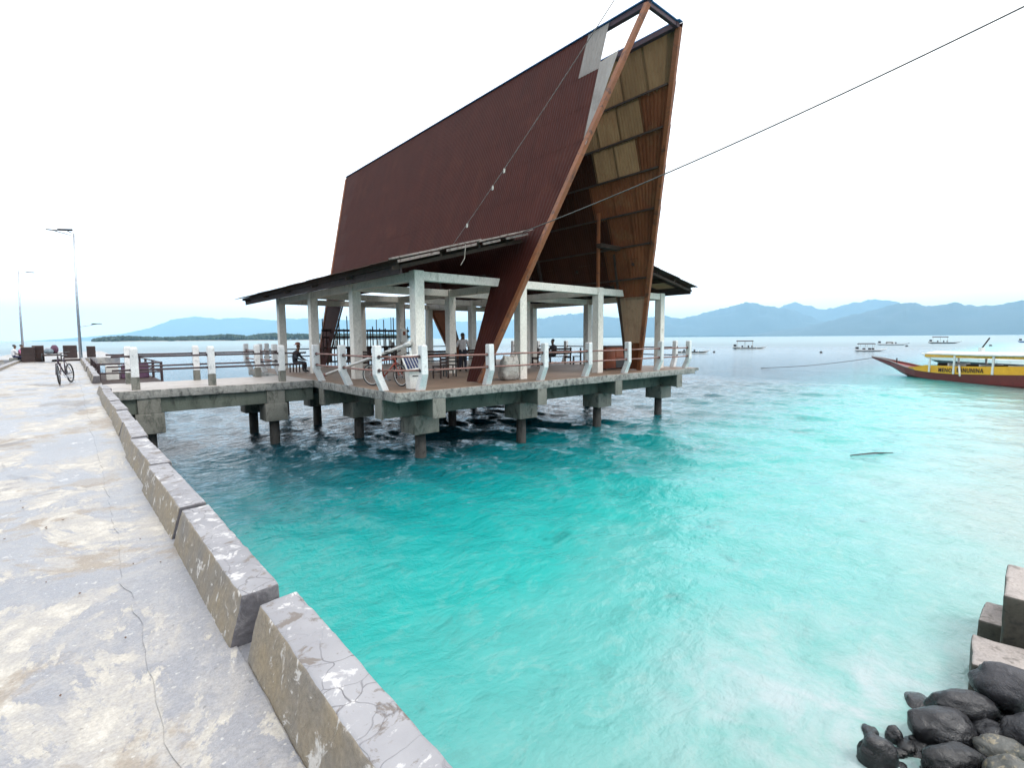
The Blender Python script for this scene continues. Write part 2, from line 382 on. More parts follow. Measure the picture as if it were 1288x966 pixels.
def rough_solid(corners, step, amp, bevel=.015, freq=4.0, seed=0.0, mats=(0, 0, 0)):
    """a hexahedron cut into cells and worn by noise; material index by face: top, side, end"""
    mb = MB().hexa(corners); me = mb.mesh('tmp', [])
    bm = bmesh.new(); bm.from_mesh(me); bpy.data.meshes.remove(me)
    bmesh.ops.recalc_face_normals(bm, faces=bm.faces)
    if bevel: bmesh.ops.bevel(bm, geom=list(bm.edges), offset=bevel, segments=2, affect='EDGES', profile=.6)
    lo = [min(v.co[i] for v in bm.verts) for i in range(3)]; hi = [max(v.co[i] for v in bm.verts) for i in range(3)]
    for ax in range(3):
        n = int((hi[ax]-lo[ax])/step)
        for k in range(1, n+1):
            co = [0, 0, 0]; no = [0, 0, 0]; co[ax] = lo[ax]+(hi[ax]-lo[ax])*k/(n+1); no[ax] = 1
            bmesh.ops.bisect_plane(bm, geom=bm.verts[:]+bm.edges[:]+bm.faces[:], plane_co=co, plane_no=no)
    off = Vector((seed*3.7, seed*1.3, seed*.7))
    for v in bm.verts:
        p = v.co*freq+off
        d = mnoise.noise_vector(p)*amp + mnoise.noise_vector(p*3.1)*amp*.45
        v.co += d
    bm.normal_update()
    for f in bm.faces:
        n = f.normal
        f.material_index = mats[0] if n.z > .7 else (mats[1] if abs(n.x) > abs(n.y) else mats[2])
        f.smooth = True
    return bm
def bm_obj(name, bm, mats, parent=None, loc=(0, 0, 0)):
    me = bpy.data.meshes.new(name); bm.to_mesh(me); bm.free()
    for m in mats: me.materials.append(m)
    return link(name, me, parent, loc)

def box_corners(lo, hi):
    (a, b, c), (d, e, f) = lo, hi
    return [(a, b, c), (d, b, c), (d, e, c), (a, e, c), (a, b, f), (d, b, f), (d, e, f), (a, e, f)]

# ================================================================== SETTING: sea, hills, island, jetty
def build_sea():
    x = np.arange(.62, 46, .16); y = np.arange(-7, 55, .16)
    X, Y = np.meshgrid(x, y, indexing='ij'); Z = np.zeros_like(X)
    rs = np.random.RandomState(3)
    for k in range(26):
        lam = .55*(1.11**k); th = math.radians(205)+rs.normal(0, .55); a = .0068*lam if lam < 3 else .014
        kx, ky = math.cos(th)*2*math.pi/lam, math.sin(th)*2*math.pi/lam
        ph = rs.rand()*6.28 + .9*np.sin(X*.21*rs.rand()+Y*.17*rs.rand()+rs.rand()*6)
        w = np.sin(kx*X+ky*Y+ph); Z += a*(w+.25*np.cos(2*(kx*X+ky*Y+ph)))
    calm = np.clip((Y+1)/9, .25, 1)                     # the swell dies out in the shallows
    edge = np.clip(np.minimum.reduce([(46-X)/8, (55-Y)/8]), 0, 1)
    Z = WZ + Z*calm*edge
    nx, ny = X.shape
    vs = np.stack([X, Y, Z], -1).reshape(-1, 3)
    idx = np.arange(nx*ny).reshape(nx, ny)
    q = np.stack([idx[:-1, :-1], idx[1:, :-1], idx[1:, 1:], idx[:-1, 1:]], -1).reshape(-1, 4)
    vs = vs.tolist(); q = q.tolist()
    xs = [-25900, -400, x[0], x[-1], 400, 25900]; ys = [-25900, -400, y[0], y[-1], 400, 25900]
    for i in range(5):
        for j in range(5):
            if i == 2 and j == 2: continue
            b = len(vs); vs += [[xs[i], ys[j], WZ], [xs[i+1], ys[j], WZ], [xs[i+1], ys[j+1], WZ], [xs[i], ys[j+1], WZ]]; q.append([b, b+1, b+2, b+3])
    me = bpy.data.meshes.new('sea'); me.from_pydata(vs, [], q); me.materials.append(M['water'])
    me.polygons.foreach_set('use_smooth', [True]*len(me.polygons)); me.update()
    setting(link('sea', me))
build_sea()

def range_of_hills(name, pts, dist, depth, mat, seed):
    """ridge profile as (azimuth, elevation) in degrees seen from the shore, built as solid terrain"""
    az = np.array([p[0] for p in pts]); el = np.array([p[1] for p in pts])
    n = 460; A = np.linspace(az[0], az[-1], n); E = np.interp(A, az, el)
    rows = 15; vs = []; fs = []
    for i in range(n):
        for j in range(rows):
            u = j/(rows-1)                       # 0 the near foot, .55 the ridge, 1 the far foot
            r = dist+depth*(u-.5)
            prof = (u/.5)**.85 if u <= .5 else max(0, 1-(u-.5)/.5)
            a = math.radians(A[i])
            h = math.tan(math.radians(max(E[i], 0)))*dist*prof
            p = Vector((math.sin(a)*r, math.cos(a)*r, 0))
            w = mnoise.fractal(p/(dist*.035)+Vector((seed, 0, 0)), 1.0, 2.0, 5)
            h *= 1+(.03*w+.05*mnoise.fractal(p/(dist*.011), 1.0, 2.0, 4) if abs(u-.5) < .01 else .12*w-.04+.05*mnoise.fractal(p/(dist*.02), 1.0, 2.0, 4))+(.2*mnoise.noise(p/(dist*.03)) if 0 < u < .45 else 0)
            vs.append((p.x, p.y, WZ-1+max(h, 0)))
    for i in range(n-1):
        for j in range(rows-1):
            a = i*rows+j; fs.append((a, a+rows, a+rows+1, a+1))
    me = bpy.data.meshes.new(name); me.from_pydata(vs, [], fs); me.materials.append(mat)
    me.polygons.foreach_set('use_smooth', [True]*len(me.polygons)); me.update()
    return setting(link(name, me))
M['hill'] = (lambda t: (t.bump(t.noise(t.coord('world'), .004, 6), .3, 40), t.done(t.mix(t.val(t.noise(t.coord('world'), .0022, 6), .3, .7), (.012, .022, .018), (.026, .036, .026)), .9))[1])(NT('forested_hill'))
A_ = [(43.72, 2.05), (46.22, 2.56), (49.32, 2.7), (52, 2.3), (54.95, 2.09), (57.87, 2.3), (59.51, 2.01), (61.5, 2.39), (63, 2.85), (64.56, 3.21), (66.05, 3.49), (67.15, 3.29), (68.7, 2.95), (70.34, 2.55), (72.39, 1.57), (74.35, .92), (77.5, 0)]
B_ = [(65.5, .0), (67.61, .4), (71.08, .9), (74.31, 1.74), (76.72, 2.4), (78.99, 3.01), (80.38, 2.6), (82.21, 2.71), (83.71, 2.44), (85.36, 2.49), (86.39, 2.75), (90.94, 2.76), (97.47, 1.17), (103, 0)]
C_ = [(65, 1.4), (67.54, 2.24), (69.29, 3.05), (70.31, 3.32), (71.67, 2.89), (73.0, 2.54), (75.18, 3.04), (76.68, 3.41), (78.43, 2.97), (81.21, 2.02), (87.02, .98), (92, 0)]
D_ = [(-3, 0), (-.41, .2), (3.36, .6), (5.71, 1.18), (7.27, 1.93), (9.18, 2.26), (11.15, 2.06), (12.87, 2.24), (15.71, 2.03), (18.72, 2.22), (22.65, 2.08), (28.48, 2.28), (33.7, 1.84), (41.74, 2.07), (48.0, 2.36), (56, 0)]
range_of_hills('hills', B_, 11500, 3500, M['hill'], 1)
range_of_hills('hills', A_, 14000, 3500, M['hill'], 2)
range_of_hills('hills', C_, 17500, 3500, M['hill'], 3)
range_of_hills('hills', D_, 23000, 3500, M['hill'], 4)

def build_island():
    mb = MB(); n = 60; rings = []
    for i in range(n+1):
        x = 60+1300*i/n; h = 2.2*min(1, i/3, (n-i)/3)
        rings.append([(x, 2260+20*math.sin(i*.7), WZ-2), (x, 2290+20*math.sin(i*.7), WZ+h), (x, 2420, WZ+h+2), (x, 2500, WZ-2)])
    mb.loft(rings)
    isl = setting(mb.build('island', plain('beach_sand', (.24, .22, .18), .9), None, smooth=True))
    tb = MB(); rnd = random.Random(5)
    az = [1.56, 2.12, 3.35, 6.26, 10.07, 11.75, 13.48, 15.66, 19.04, 24, 30]; el = [.2, .30, .42, .30, .46, .62, .42, .72, .6, .66, .5]
    for k in range(950):
        x = rnd.uniform(64, 1330); y = 2300+rnd.uniform(0, 130)
        H = np.interp(math.degrees(math.atan2(x, y)), az, el)
        h = math.tan(math.radians(H))*2300*rnd.uniform(.55, 1.05)+3.65
        r = rnd.uniform(5, 11); c = Vector((x, y, WZ+h-r*.8)); rr = []
        for i in range(1, 6):
            t = math.pi*i/6
            ring = []
            for q in range(8):
                a = 2*math.pi*q/8; s = 1+rnd.uniform(-.28, .28)
                ring.append((c.x+r*math.sin(t)*math.cos(a)*s, c.y+r*math.sin(t)*math.sin(a)*s, c.z-r*1.0*math.cos(t)*s))
            rr.append(ring)
        tb.loft(rr); tb.tube([(x, y, WZ+1), (x, y, c.z)], .5, 5)
    t = NT('island_foliage'); v = t.coord('world')
    m = t.done(t.mix(t.val(t.noise(v, .08, 4), .35, .65), (.014, .028, .014), (.036, .055, .026)), .9)
    tag(tb.build('island_trees', m), 'dark low wood of trees along the flat far island', None, None, 'stuff')
    return isl
build_island()
def far_shore():
    mb = MB(); rings = []; n = 90
    for i in range(n+1):
        a = math.radians(42+62*i/n); h = 26+16*mnoise.noise(Vector((i*.8, 0, 0)))
        rings.append([(math.sin(a)*r, math.cos(a)*r, z) for r, z in ((10100, WZ-2), (10130, WZ+h), (10300, WZ+h*.8), (10500, WZ-2))])
    mb.loft(rings); setting(mb.build('far_shore', M['hill'], None, smooth=True))
far_shore()

# ---- jetty: one slab on a sea wall, a lower gutter strip, kerb blocks along its right edge
def build_jetty():
    mb = MB(); x0, x1, y0, y1 = -2.72, .715, -9, 92
    mb.box((x0, y0, -4), (x1, y1, 0), 0)
    mb.mi = [0 if i == 1 else 1 for i in range(len(mb.mi))]
    j = setting(mb.build('jetty', [M['jetty'], M['sea_wall']]))
    # gutter strip beside the kerb: a thin later pour with a ragged edge
    g = MB(); ys = np.arange(-6, 46, .09); top = []; 
    rnd = random.Random(2)
    for y in ys:
        xe = .17+.05*mnoise.noise(Vector((0, y*.9, 3)))+.028*mnoise.noise(Vector((0, y*5, 8)))
        top.append(xe)
    for i in range(len(ys)-1):
        a, b = float(ys[i]), float(ys[i+1])
        g.face([(top[i], a, .005), (.50, a, .008), (.50, b, .008), (top[i+1], b, .005)])
        g.face([(top[i], a, -.002), (top[i], a, .005), (top[i+1], b, .005), (top[i+1], b, -.002)], 1 if rnd.random() < .0 else 0)
    g.build('gutter_strip', [M['jetty'], M['kerb_end']], j)
    # kerb blocks
    rnd = random.Random(11); y = 2.43; k = 0
    spans = []
    yy = 2.43
    for L in (1.86, 1.86, 1.86, 1.86): spans.append((yy-L+.06, yy)); yy -= L
    yy = 2.56
    while yy < 17.4:
        L = 1.74+rnd.uniform(-.06, .06); e = min(yy+L, 18.0); spans.append((yy, e-(.11 if yy < 5 else rnd.choice((.045, .06, .10))))); yy += L
    yy = 22.2
    while yy < 47: spans.append((yy, yy+1.76-rnd.uniform(.02, .06))); yy += 1.78
    for (a, b) in spans:
        k += 1; dz = rnd.uniform(-.018, .018); dx = rnd.uniform(-.026, .026); h = .235+dz; tw = rnd.uniform(-.02, .012)
        if abs(b-2.43) < .01: dx = .045; h = .243; tw = .004
        if abs(a-2.56) < .01: dx = .0; h = .243; tw = -.006
        if a > 20: h = .26
        lo = -.02
        cs = [(.455+dx-tw, a, lo), (.70+dx-tw, a, lo), (.70+dx+tw, b, lo), (.455+dx+tw, b, lo),
              (.525+dx-tw, a, h), (.695+dx-tw, a, h+.004), (.695+dx+tw, b, h+.004), (.525+dx+tw, b, h)]
        near = a < 8
        bm = rough_solid(cs, .028 if near else .2, (.0045 if near else .004), .014 if near else .012, 9.0, k, (0, 1, 2))
        bm_obj('kerb_block', bm, [M['kerb_top'], M['kerb_side'], M['kerb_end']], j)
    # low kerb on the far left edge
    for i in range(9):
        a = 34+i*2.0
        bm = rough_solid(box_corners((-2.98, a, -.3), (-2.70, a+1.9, .14)), .5, .006, .012, 5, i+40, (0, 1, 2))
        bm_obj('kerb_block', bm, [M['kerb_top'], M['kerb_side'], M['kerb_end']], j)
    # grit and dead leaves lying on the paving
    lf = MB(); rnd = random.Random(8)
    for q in range(26):
        x, y = rnd.uniform(-.9, .42), rnd.uniform(.9, 7); r = rnd.uniform(.005, .012); a = rnd.uniform(0, 6)
        lf.face([(x+r*math.cos(a+t)*(1 if i % 2 else .5), y+r*math.sin(a+t)*1.3, .013+.004*(i % 2)) for i, t in enumerate((0, 1.0, 2.1, 3.1, 4.2, 5.2))])
    o = lf.build('leaf_litter', plain('dead_leaf', (.09, .05, .03), .8)); tag(o, 'dark dead leaf scraps scattered on the jetty paving', None, None, 'stuff')
build_jetty()

# ================================================================== PAVILION
PV = thing('pavilion', 'open concrete pavilion over the sea under a tall steep maroon metal roof', 'pavilion', (14.3, 19.6, 0))
def P(mb_or_obj): return mb_or_obj
OFF = Vector((-14.3, -19.6, 0))      # parts are written in world coordinates and hung on the pavilion's base
def pv(mb, name, mats, parent=None, bevel=0.0, smooth=False):
    return mb.build(name, mats, PV if parent is None else parent, OFF if parent is None else (0, 0, 0), bevel, smooth)
XS = [7.85, 12.0, 16.25, 20.75]; YS = [13.25, 17.6, 21.8, 26.1]
DX0, DX1, DY0, DY1 = 6.5, 22.1, 12.15, 27.15
bm = rough_solid(box_corners((DX0, DY0, -.275), (DX1, DY1, 0)), .35, .016, .03, 2.2, 3, (0, 1, 1))
bm_obj('floor_slab', bm, [M['floor'], M['slab_concrete']], PV, OFF)
bm = rough_solid(box_corners((DX1+.01, DY0+.05, -.16), (DX1+.42, DY0+2.2, -.02)), .3, .01, .02, 2.2, 5, (0, 0, 0))
bm_obj('ledge', bm, [M['slab_concrete']], PV, OFF)
for y in YS:      # downstand beams under the slab, both ways
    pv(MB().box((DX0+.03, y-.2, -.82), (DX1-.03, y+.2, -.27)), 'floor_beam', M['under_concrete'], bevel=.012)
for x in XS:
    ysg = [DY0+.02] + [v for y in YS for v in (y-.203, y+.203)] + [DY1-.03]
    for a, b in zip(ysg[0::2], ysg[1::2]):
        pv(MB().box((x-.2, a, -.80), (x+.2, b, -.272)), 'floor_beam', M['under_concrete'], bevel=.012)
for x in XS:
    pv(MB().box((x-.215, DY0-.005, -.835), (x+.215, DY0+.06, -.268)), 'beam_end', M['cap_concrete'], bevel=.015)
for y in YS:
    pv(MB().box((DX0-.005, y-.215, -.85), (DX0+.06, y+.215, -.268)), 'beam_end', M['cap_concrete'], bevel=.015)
cap0 = pile0 = col0 = None
def clone(o, loc, parent):
    c = o.copy(); COL.objects.link(c); c.parent = parent; c.location = loc; return c
for x in XS:
    for y in YS:
        if cap0 is None:
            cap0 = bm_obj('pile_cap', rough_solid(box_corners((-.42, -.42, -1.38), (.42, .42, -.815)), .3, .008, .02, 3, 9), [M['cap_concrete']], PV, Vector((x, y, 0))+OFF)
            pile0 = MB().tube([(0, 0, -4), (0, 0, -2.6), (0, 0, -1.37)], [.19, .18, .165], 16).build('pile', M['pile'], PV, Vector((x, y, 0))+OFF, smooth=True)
            col0 = MB().box((-.165, -.165, -.01), (.165, .165, 3.46)).build('column', M['white_concrete'], PV, Vector((x, y, 0))+OFF, bevel=.018)
        else:
            for o in (cap0, pile0, col0): clone(o, Vector((x, y, 0))+OFF, PV)
for y in YS:
    for a, b in zip(XS[:-1], XS[1:]):
        pv(MB().box((a+.163, y-.12, 3.17), (b-.163, y+.12, 3.44)), 'beam', M['white_concrete'], bevel=.012)
for x in XS:
    for a, b in zip(YS[:-1], YS[1:]):
        pv(MB().box((x-.12, a+.163, 3.165), (x+.12, b-.163, 3.435)), 'beam', M['white_concrete'], bevel=.012)
pv(MB().bar((16.25, 13.25, 3.46), (16.25, 13.25, 6.4), .10, .10), 'king_post', M['rafter'])

# railing posts lean out over the edge from a bent foot
def railing_post(out, h=1.27, lean=.20, w=.2):
    o = Vector(out).normalized(); s = Vector((-o.y, o.x, 0))
    rings = []
    for z, off, hw in ((-.01, 0, w*.55), (.12, lean*.25, w*.55), (.46, lean, w*.5), (h-.03, lean, w*.47), (h, lean, w*.40)):
        c = o*off+Vector((0, 0, z)); d = w*.5 if z < h-.01 else w*.42
        rings.append([c+o*d+s*hw, c-o*d+s*hw, c-o*d-s*hw, c+o*d-s*hw])
    mb = MB().loft(rings)
    for f in (0.95, 0.57):                 # iron sockets where the pipes enter
        c = o*lean+Vector((0, 0, f)); mb.tube([c-s*(w*.5+.02), c+s*(w*.5+.02)], .042, 8, 1)
    return mb
front_x = [7.35, 9.73, 12.07, 14.40, 16.82, 19.12, 21.45]
left_y = [13.01, 15.38, 17.67, 22.3, 24.53, 26.9]
fb = railing_post((0, -1, 0)).mesh('railing_post', [M['post_concrete'], M['dark_pipe']])
lb = railing_post((-1, 0, 0)).mesh('railing_post', [M['post_concrete'], M['dark_pipe']])
rb = railing_post((1, 0, 0)).mesh('railing_post', [M['post_concrete'], M['dark_pipe']])
bb = railing_post((0, 1, 0)).mesh('railing_post', [M['post_concrete'], M['dark_pipe']])
rnd = random.Random(4)
def put_post(me, x, y):
    o = link('railing_post', me, PV, Vector((x, y, 0))+OFF, .012); o.rotation_euler = (rnd.uniform(-.012, .012), rnd.uniform(-.012, .012), rnd.uniform(-.03, .03))
for x in front_x: put_post(fb, x, 12.34)
for y in left_y: put_post(lb, 6.58, y)
right_y = [13.3, 15.7, 18.1, 20.5, 22.9, 25.3]; back_x = [7.4, 9.7, 12.1, 14.4, 16.8, 19.1, 21.4]
for y in right_y: put_post(rb, 22.02, y)
for x in back_x: put_post(bb, x, 27.0)
def rail(pts, z, r=.028, m='rust_pipe'):
    for a, b in zip(pts[:-1], pts[1:]):
        d = (Vector(b)-Vector(a)).normalized()*.08; sag = rnd.uniform(-.012, .012); c = (Vector(a)+Vector(b))/2
        pv(MB().tube([(a[0]+d.x, a[1]+d.y, z), (c.x, c.y, z+sag), (b[0]-d.x, b[1]-d.y, z)], r, 8), 'railing_pipe', M[m], smooth=True)
for z in (.95, .57):
    rail([(x, 12.12) for x in front_x], z)
    rail([(6.37, y) for y in left_y[:3]], z); rail([(6.37, y) for y in left_y[3:]], z)
    rail([(7.35, 12.12), (6.37, 13.01)], z)
    rail([(22.23, y) for y in right_y], z, m='dark_pipe'); rail([(x, 27.2) for x in back_x], z, m='dark_pipe')

# ---- the tall roof: two steep slopes, open along the ridge, ridge longer than the foot
RL, RR, FL, FR, RZ = 13.45, 15.25, 9.9, 18.8, 11.25
def on(side, y, z, out=0.0):            # point on a slope; out = distance off the sheet plane
    t = z/RZ
    x = FL+(RL-FL)*t if side < 0 else FR+(RR-FR)*t
    nx, nz = (-RZ, RL-FL) if side < 0 else (RZ, RL-FL); n = math.hypot(nx, nz)
    return Vector((x+nx/n*out, y, z+nz/n*out))
def yfront(z): return 9.27+(RZ-z)/RZ*3.75
def yback(z): return 30.75-(RZ-z)/RZ*3.6
def corrugated(quad, ribs, amp, normal):
    """quad = (bottom front, bottom back, top back, top front); ribs run bottom to top"""
    a, b, c, d = [Vector(q) for q in quad]; mb = MB(); n = ribs*2; rows = []
    for i in range(n+1):
        u = i/n; k = amp if i % 2 else -amp
        rows.append((a.lerp(b, u)+normal*k, d.lerp(c, u)+normal*k))
    for (p, q), (r, s) in zip(rows[:-1], rows[1:]): mb.face([p, r, s, q])
    return mb
ROWZ = [11.37, 9.92, 8.75, 7.58, 6.28, 5.1, 3.75]
slope_parts = {}
rnd = random.Random(21)
def sheet_obj(side, name, quad_yz, mat, parent, out=0.0, ribs=None):
    q = [on(side, y, z, out+(.012 if i > 1 else (.024 if side > 0 else .018))) for i, (y, z) in enumerate(quad_yz)]   # lower edge laps over the row below
    j = rnd.uniform(-.006, .006) if side > 0 else 0.0
    nrm = (q[1]-q[0]).cross(q[3]-q[0]).normalized()
    q = [p+nrm*j for p in q]
    w = (q[1]-q[0]).length
    mb = corrugated(q, ribs or max(3, int(w*9)), .011 if side > 0 else .007, nrm)
    mb.build(name, M[mat], parent)
for side in (-1, 1):
    fr = MB()                             # purlins are the part's own mesh, the sheets its sub-parts
    for z in ROWZ[1:-1]+[3.85]:
        a = on(side, yfront(z)+.12, z, -.07); b = on(side, yback(z)-.12, z, -.07); fr.bar(a, b, .04, .07)
    for y in (17.6, 21.8, 26.1):
        fr.bar(on(side, y, 3.75, -.16), on(side, y, RZ-.1, -.16), .12, .12, 0, (0, 1, 0))
    sp = pv(fr, 'roof_slope', M['purlin'])
    slope_parts[side] = sp
    for r in range(6):
        z1, z0 = ROWZ[r], ROWZ[r+1]-.09
        yf1, yf0, yb1, yb0 = yfront(z1), yfront(z0), yback(z1), yback(z0)
        if side < 0 and z0 > 7: yf1 = yf0 = 10.62
        if r == 5: yf1, yf0, yb1, yb0 = yfront(z1), yfront(z0), 28.5, 28.0
        s0 = max(yf1, yf0)+.9 if r else yf0+.9
        cuts = [None]+[s0+k*1.02 for k in range(30) if s0+k*1.02 < min(yb1, yb0)-.5]+[None]
        for i in range(len(cuts)-1):
            A0 = yf0 if cuts[i] is None else cuts[i]-.05; A1 = yf1 if cuts[i] is None else cuts[i]-.05
            B0 = yb0 if cuts[i+1] is None else cuts[i+1]+(.02 if side > 0 else -.05); B1 = yb1 if cuts[i+1] is None else cuts[i+1]+(.02 if side > 0 else -.05)
            mat = 'sheet'
            if side < 0:
                if r == 0 and i == 0: mat = 'sheet_grey'
            else:
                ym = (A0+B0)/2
                mat = 'sheet_in' if ym < 13.4 else 'sheet_shade'  # deeper sheets take the brown with painted shade
                tan = {0: (0, 2.3, 3.0), 1: (1.55, 3.6, 0), 2: (.8, 2.6, 0), 3: (.8, 1.9, 0)}.get(r)
                d = ym-yf0
                if r == 0 and d < 3.3: mat = 'sheet_tan'
                if r == 1 and d > 1.0 and ym < 13.6: mat = 'sheet_tan'
                if r == 2 and d > .5 and ym < 13.6: mat = 'sheet_tan'
                if r == 3 and d < .9: mat = 'sheet_in'
                if ym > 15 and rnd.random() < .03: mat = 'sheet_tan'
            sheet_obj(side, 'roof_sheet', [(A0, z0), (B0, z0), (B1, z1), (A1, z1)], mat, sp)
    # legs: the slope narrows to a foot at each end
    for (ya, yb_, end) in ((None, 13.62, 'f'), (26.3, None, 'b')):
        for (z0, z1) in ((3.02, 3.84), (1.12, 3.12), (.02, 1.2)):
            if end == 'f':
                q = [(yfront(z0), z0), (13.62-.03*z0, z0), (13.62-.03*z1, z1), (yfront(z1), z1)]
            else:
                q = [(26.0+.02*z0, z0), (yback(z0), z0), (yback(z1), z1), (26.0+.02*z1, z1)]
            mt = 'sheet' if side < 0 else ('sheet_leg' if 1 < z0 < 3 and end == 'f' else 'sheet_in')
            sheet_obj(side, 'leg_sheet', q, mt, sp, -.004)
    # rafters along the front and back edges
    for f in (yfront, yback):
        s = -1 if f is yfront else 1
        pv(MB().bar(on(side, f(0)+s*.04, 0, -.03), on(side, f(RZ)+s*.04, RZ+.03, -.03), .15, .17, 0, (0, 1, 0)), 'rafter', M['rafter'], bevel=.01)
        pv(MB().bar(on(side, 13.62 if s < 0 else 26.0, 0, -.06), on(side, 13.2 if s < 0 else 26.2, 4.9, -.06), .06, .08, 0, (0, 1, 0)), 'leg_stud', M['purlin'])
    rx = RL if side < 0 else RR
    pv(MB().box((rx+(.035 if side < 0 else -.195), 9.2, RZ-.02), (rx+(.195 if side < 0 else -.035), 30.8, RZ+.14)), 'ridge_beam', M['ridge_metal'], bevel=.01)
    pv(MB().box((rx+(-.02 if side < 0 else -.20), 9.12, RZ+.15), (rx+(.20 if side < 0 else .02), 30.88, RZ+.178)), 'ridge_cap', M['ridge_cap'])
for y in (9.28, 14.6, 20.0, 25.4, 30.7):
    pv(MB().box((RL+.198, y-.06, RZ), (RR-.198, y+.06, RZ+.125)), 'collar_beam', M['ridge_metal'], bevel=.01)
    if y in (9.28, 30.7): pv(MB().box((RL+.203, y-.10, RZ+.146), (RR-.203, y+.09, RZ+.174)), 'ridge_cap', M['ridge_cap'])
# loose grey strip left where sheets are missing at the front of the left slope
sheet_obj(-1, 'roof_sheet', [(10.42, 7.3), (10.57, 7.2), (10.62, 10.02), (9.92, 10.12)], 'sheet_grey', slope_parts[-1], .02, 4)
# jagged edge sheets overhang the right rafter outside
for r in range(6):
    z1, z0 = ROWZ[r], ROWZ[r+1]-.1
    sheet_obj(1, 'edge_sheet', [(yfront(z0)-.10, z0), (yfront(z0)+.3, z0), (yfront(z1)+.4, z1), (yfront(z1)-.13, z1)], 'sheet', slope_parts[1], .05, 4)
pv(MB().box((16.0, 12.9, 5.0), (17.3, 13.15, 5.16)), 'lamp_tray', M['purlin'], bevel=.01)

# ---- low skirt roof on both long sides
def skz(side, x):            # skirt height from eave to where it meets the tall slope
    u = (x-6.35)/(11.35-6.35) if side < 0 else (22.25-x)/(22.25-17.3)
    return (3.46+1.36*u) if side < 0 else (3.74+.88*u)
for side in (-1, 1):
    xe, xi = (6.35, 11.3) if side < 0 else (22.25, 17.35)
    fr = MB()
    for u in (.08, .36, .64, .92):
        x = xe+(xi-xe)*u; fr.box((x-.04, 12.35, skz(side, x)-.15), (x+.04, 28.4 if side < 0 else 27.9, skz(side, x)-.035))
    for y in (12.4, 15.4, 18.4, 21.4, 24.4, 27.4):
        fr.bar((xe+(xi-xe)*.05, y, skz(side, xe+(xi-xe)*.05)-.2), (xi, y, skz(side, xi)-.2), .07, .10)
    sk = pv(fr, 'skirt_roof', M['purlin'])
    ncol = 16; y0, y1 = 12.12, 28.55
    for i in range(ncol):
        ya = y0+(y1-y0)*i/ncol; yb2 = y0+(y1-y0)*(i+1)/ncol+.06
        for (ua, ub) in ((0, .36), (.33, .69), (.66, 1.0)):
            jx = rnd.uniform(-.05, .05) if ua == 0 else 0; jz = rnd.uniform(-.008, .012)
            x0_, x1_ = xe+(xi-xe)*ua+jx, xe+(xi-xe)*ub
            q = [(x0_, ya, skz(side, x0_)+jz+.02), (x0_, yb2, skz(side, x0_)+jz+.02), (x1_, yb2, skz(side, x1_)+jz), (x1_, ya, skz(side, x1_)+jz)]
            nr = (Vector(q[1])-Vector(q[0])).cross(Vector(q[3])-Vector(q[0])).normalized()
            tanp = 0 if side < 0 else .45
            corrugated(q, 9, .012, nr).build('skirt_sheet', M['skirt_tan' if rnd.random() < tanp else 'skirt'], sk)
    xb = 6.85 if side < 0 else 21.85
    pv(MB().box((xb-.03, 12.35, skz(side, xb)-.38), (xb+.03, 28.3, skz(side, xb)-.155)), 'fascia_board', M['fascia'])
# pale flashing along the front edge of the left skirt, in lapped lengths
for i, (a, b) in enumerate(((6.37, 8.0), (7.9, 9.3), (9.2, 10.2), (10.1, 11.35))):
    z = .05+.02*(i % 2)
    pv(MB().bar((a, 12.06-.02*i, skz(-1, a)+z), (b, 12.04-.02*i, skz(-1, b)+z+.01), .14, .05), 'flashing', M['flashing'], bevel=.006)
    pv(MB().bar((a+.2, 12.02, skz(-1, a+.2)+z-.1), (b-.15, 12.0, skz(-1, b-.15)+z-.09), .03, .07), 'flashing', M['flashing'])

# ================================================================== FOOTBRIDGE
BR = thing('footbridge', 'short concrete footbridge with pipe railings joining jetty to pavilion', 'footbridge', (3.6, 19.9, 0))
BO = Vector((-3.6, -19.9, 0))
bm = rough_solid(box_corners((.72, 18.22, -.275), (6.49, 21.65, -.006)), .35, .014, .025, 2.2, 13, (0, 1, 1))
bm_obj('deck_slab', bm, [M['bridge_floor'], M['slab_concrete']], BR, BO)
for y in (18.5, 21.35):
    MB().box((.73, y-.17, -.72), (6.48, y+.17, -.27)).build('edge_beam', M['under_concrete'], BR, BO, .012)
for x in (1.65, 5.2):
    MB().box((x-.29, 18.26, -.735), (x+.29, 21.6, -.268)).build('cross_beam', M['cap_concrete'], BR, BO, .015)
    for y in (18.62, 21.3):
        bm_obj('pile_cap', rough_solid(box_corners((x-.36, y-.4, -1.34), (x+.36, y+.4, -.73)), .3, .008, .02, 3, x+y), [M['cap_concrete']], BR, BO)
        MB().tube([(x, y, -4), (x, y, -1.33)], .165, 14).build('pile', M['pile'], BR, BO, smooth=True)
def straight_post():
    rings = [[(-.1, -.1, z), (.1, -.1, z), (.1, .1, z), (-.1, .1, z)] for z in (-.02, .36)] + [[(-.095, -.095, z), (.095, -.095, z), (.095, .095, z), (-.095, .095, z)] for z in (.37, 1.2)] + [[(-.075, -.075, 1.26), (.075, -.075, 1.26), (.075, .075, 1.26), (-.075, .075, 1.26)]]
    mb = MB().loft(rings[:2], 1).loft(rings[2:], 0)
    for z in (.98, .58): mb.tube([(-.125, 0, z), (.125, 0, z)], .04, 8, 2)
    return mb.mesh('railing_post', [M['post_concrete'], M['cap_concrete'], M['dark_pipe']])
spm = straight_post()
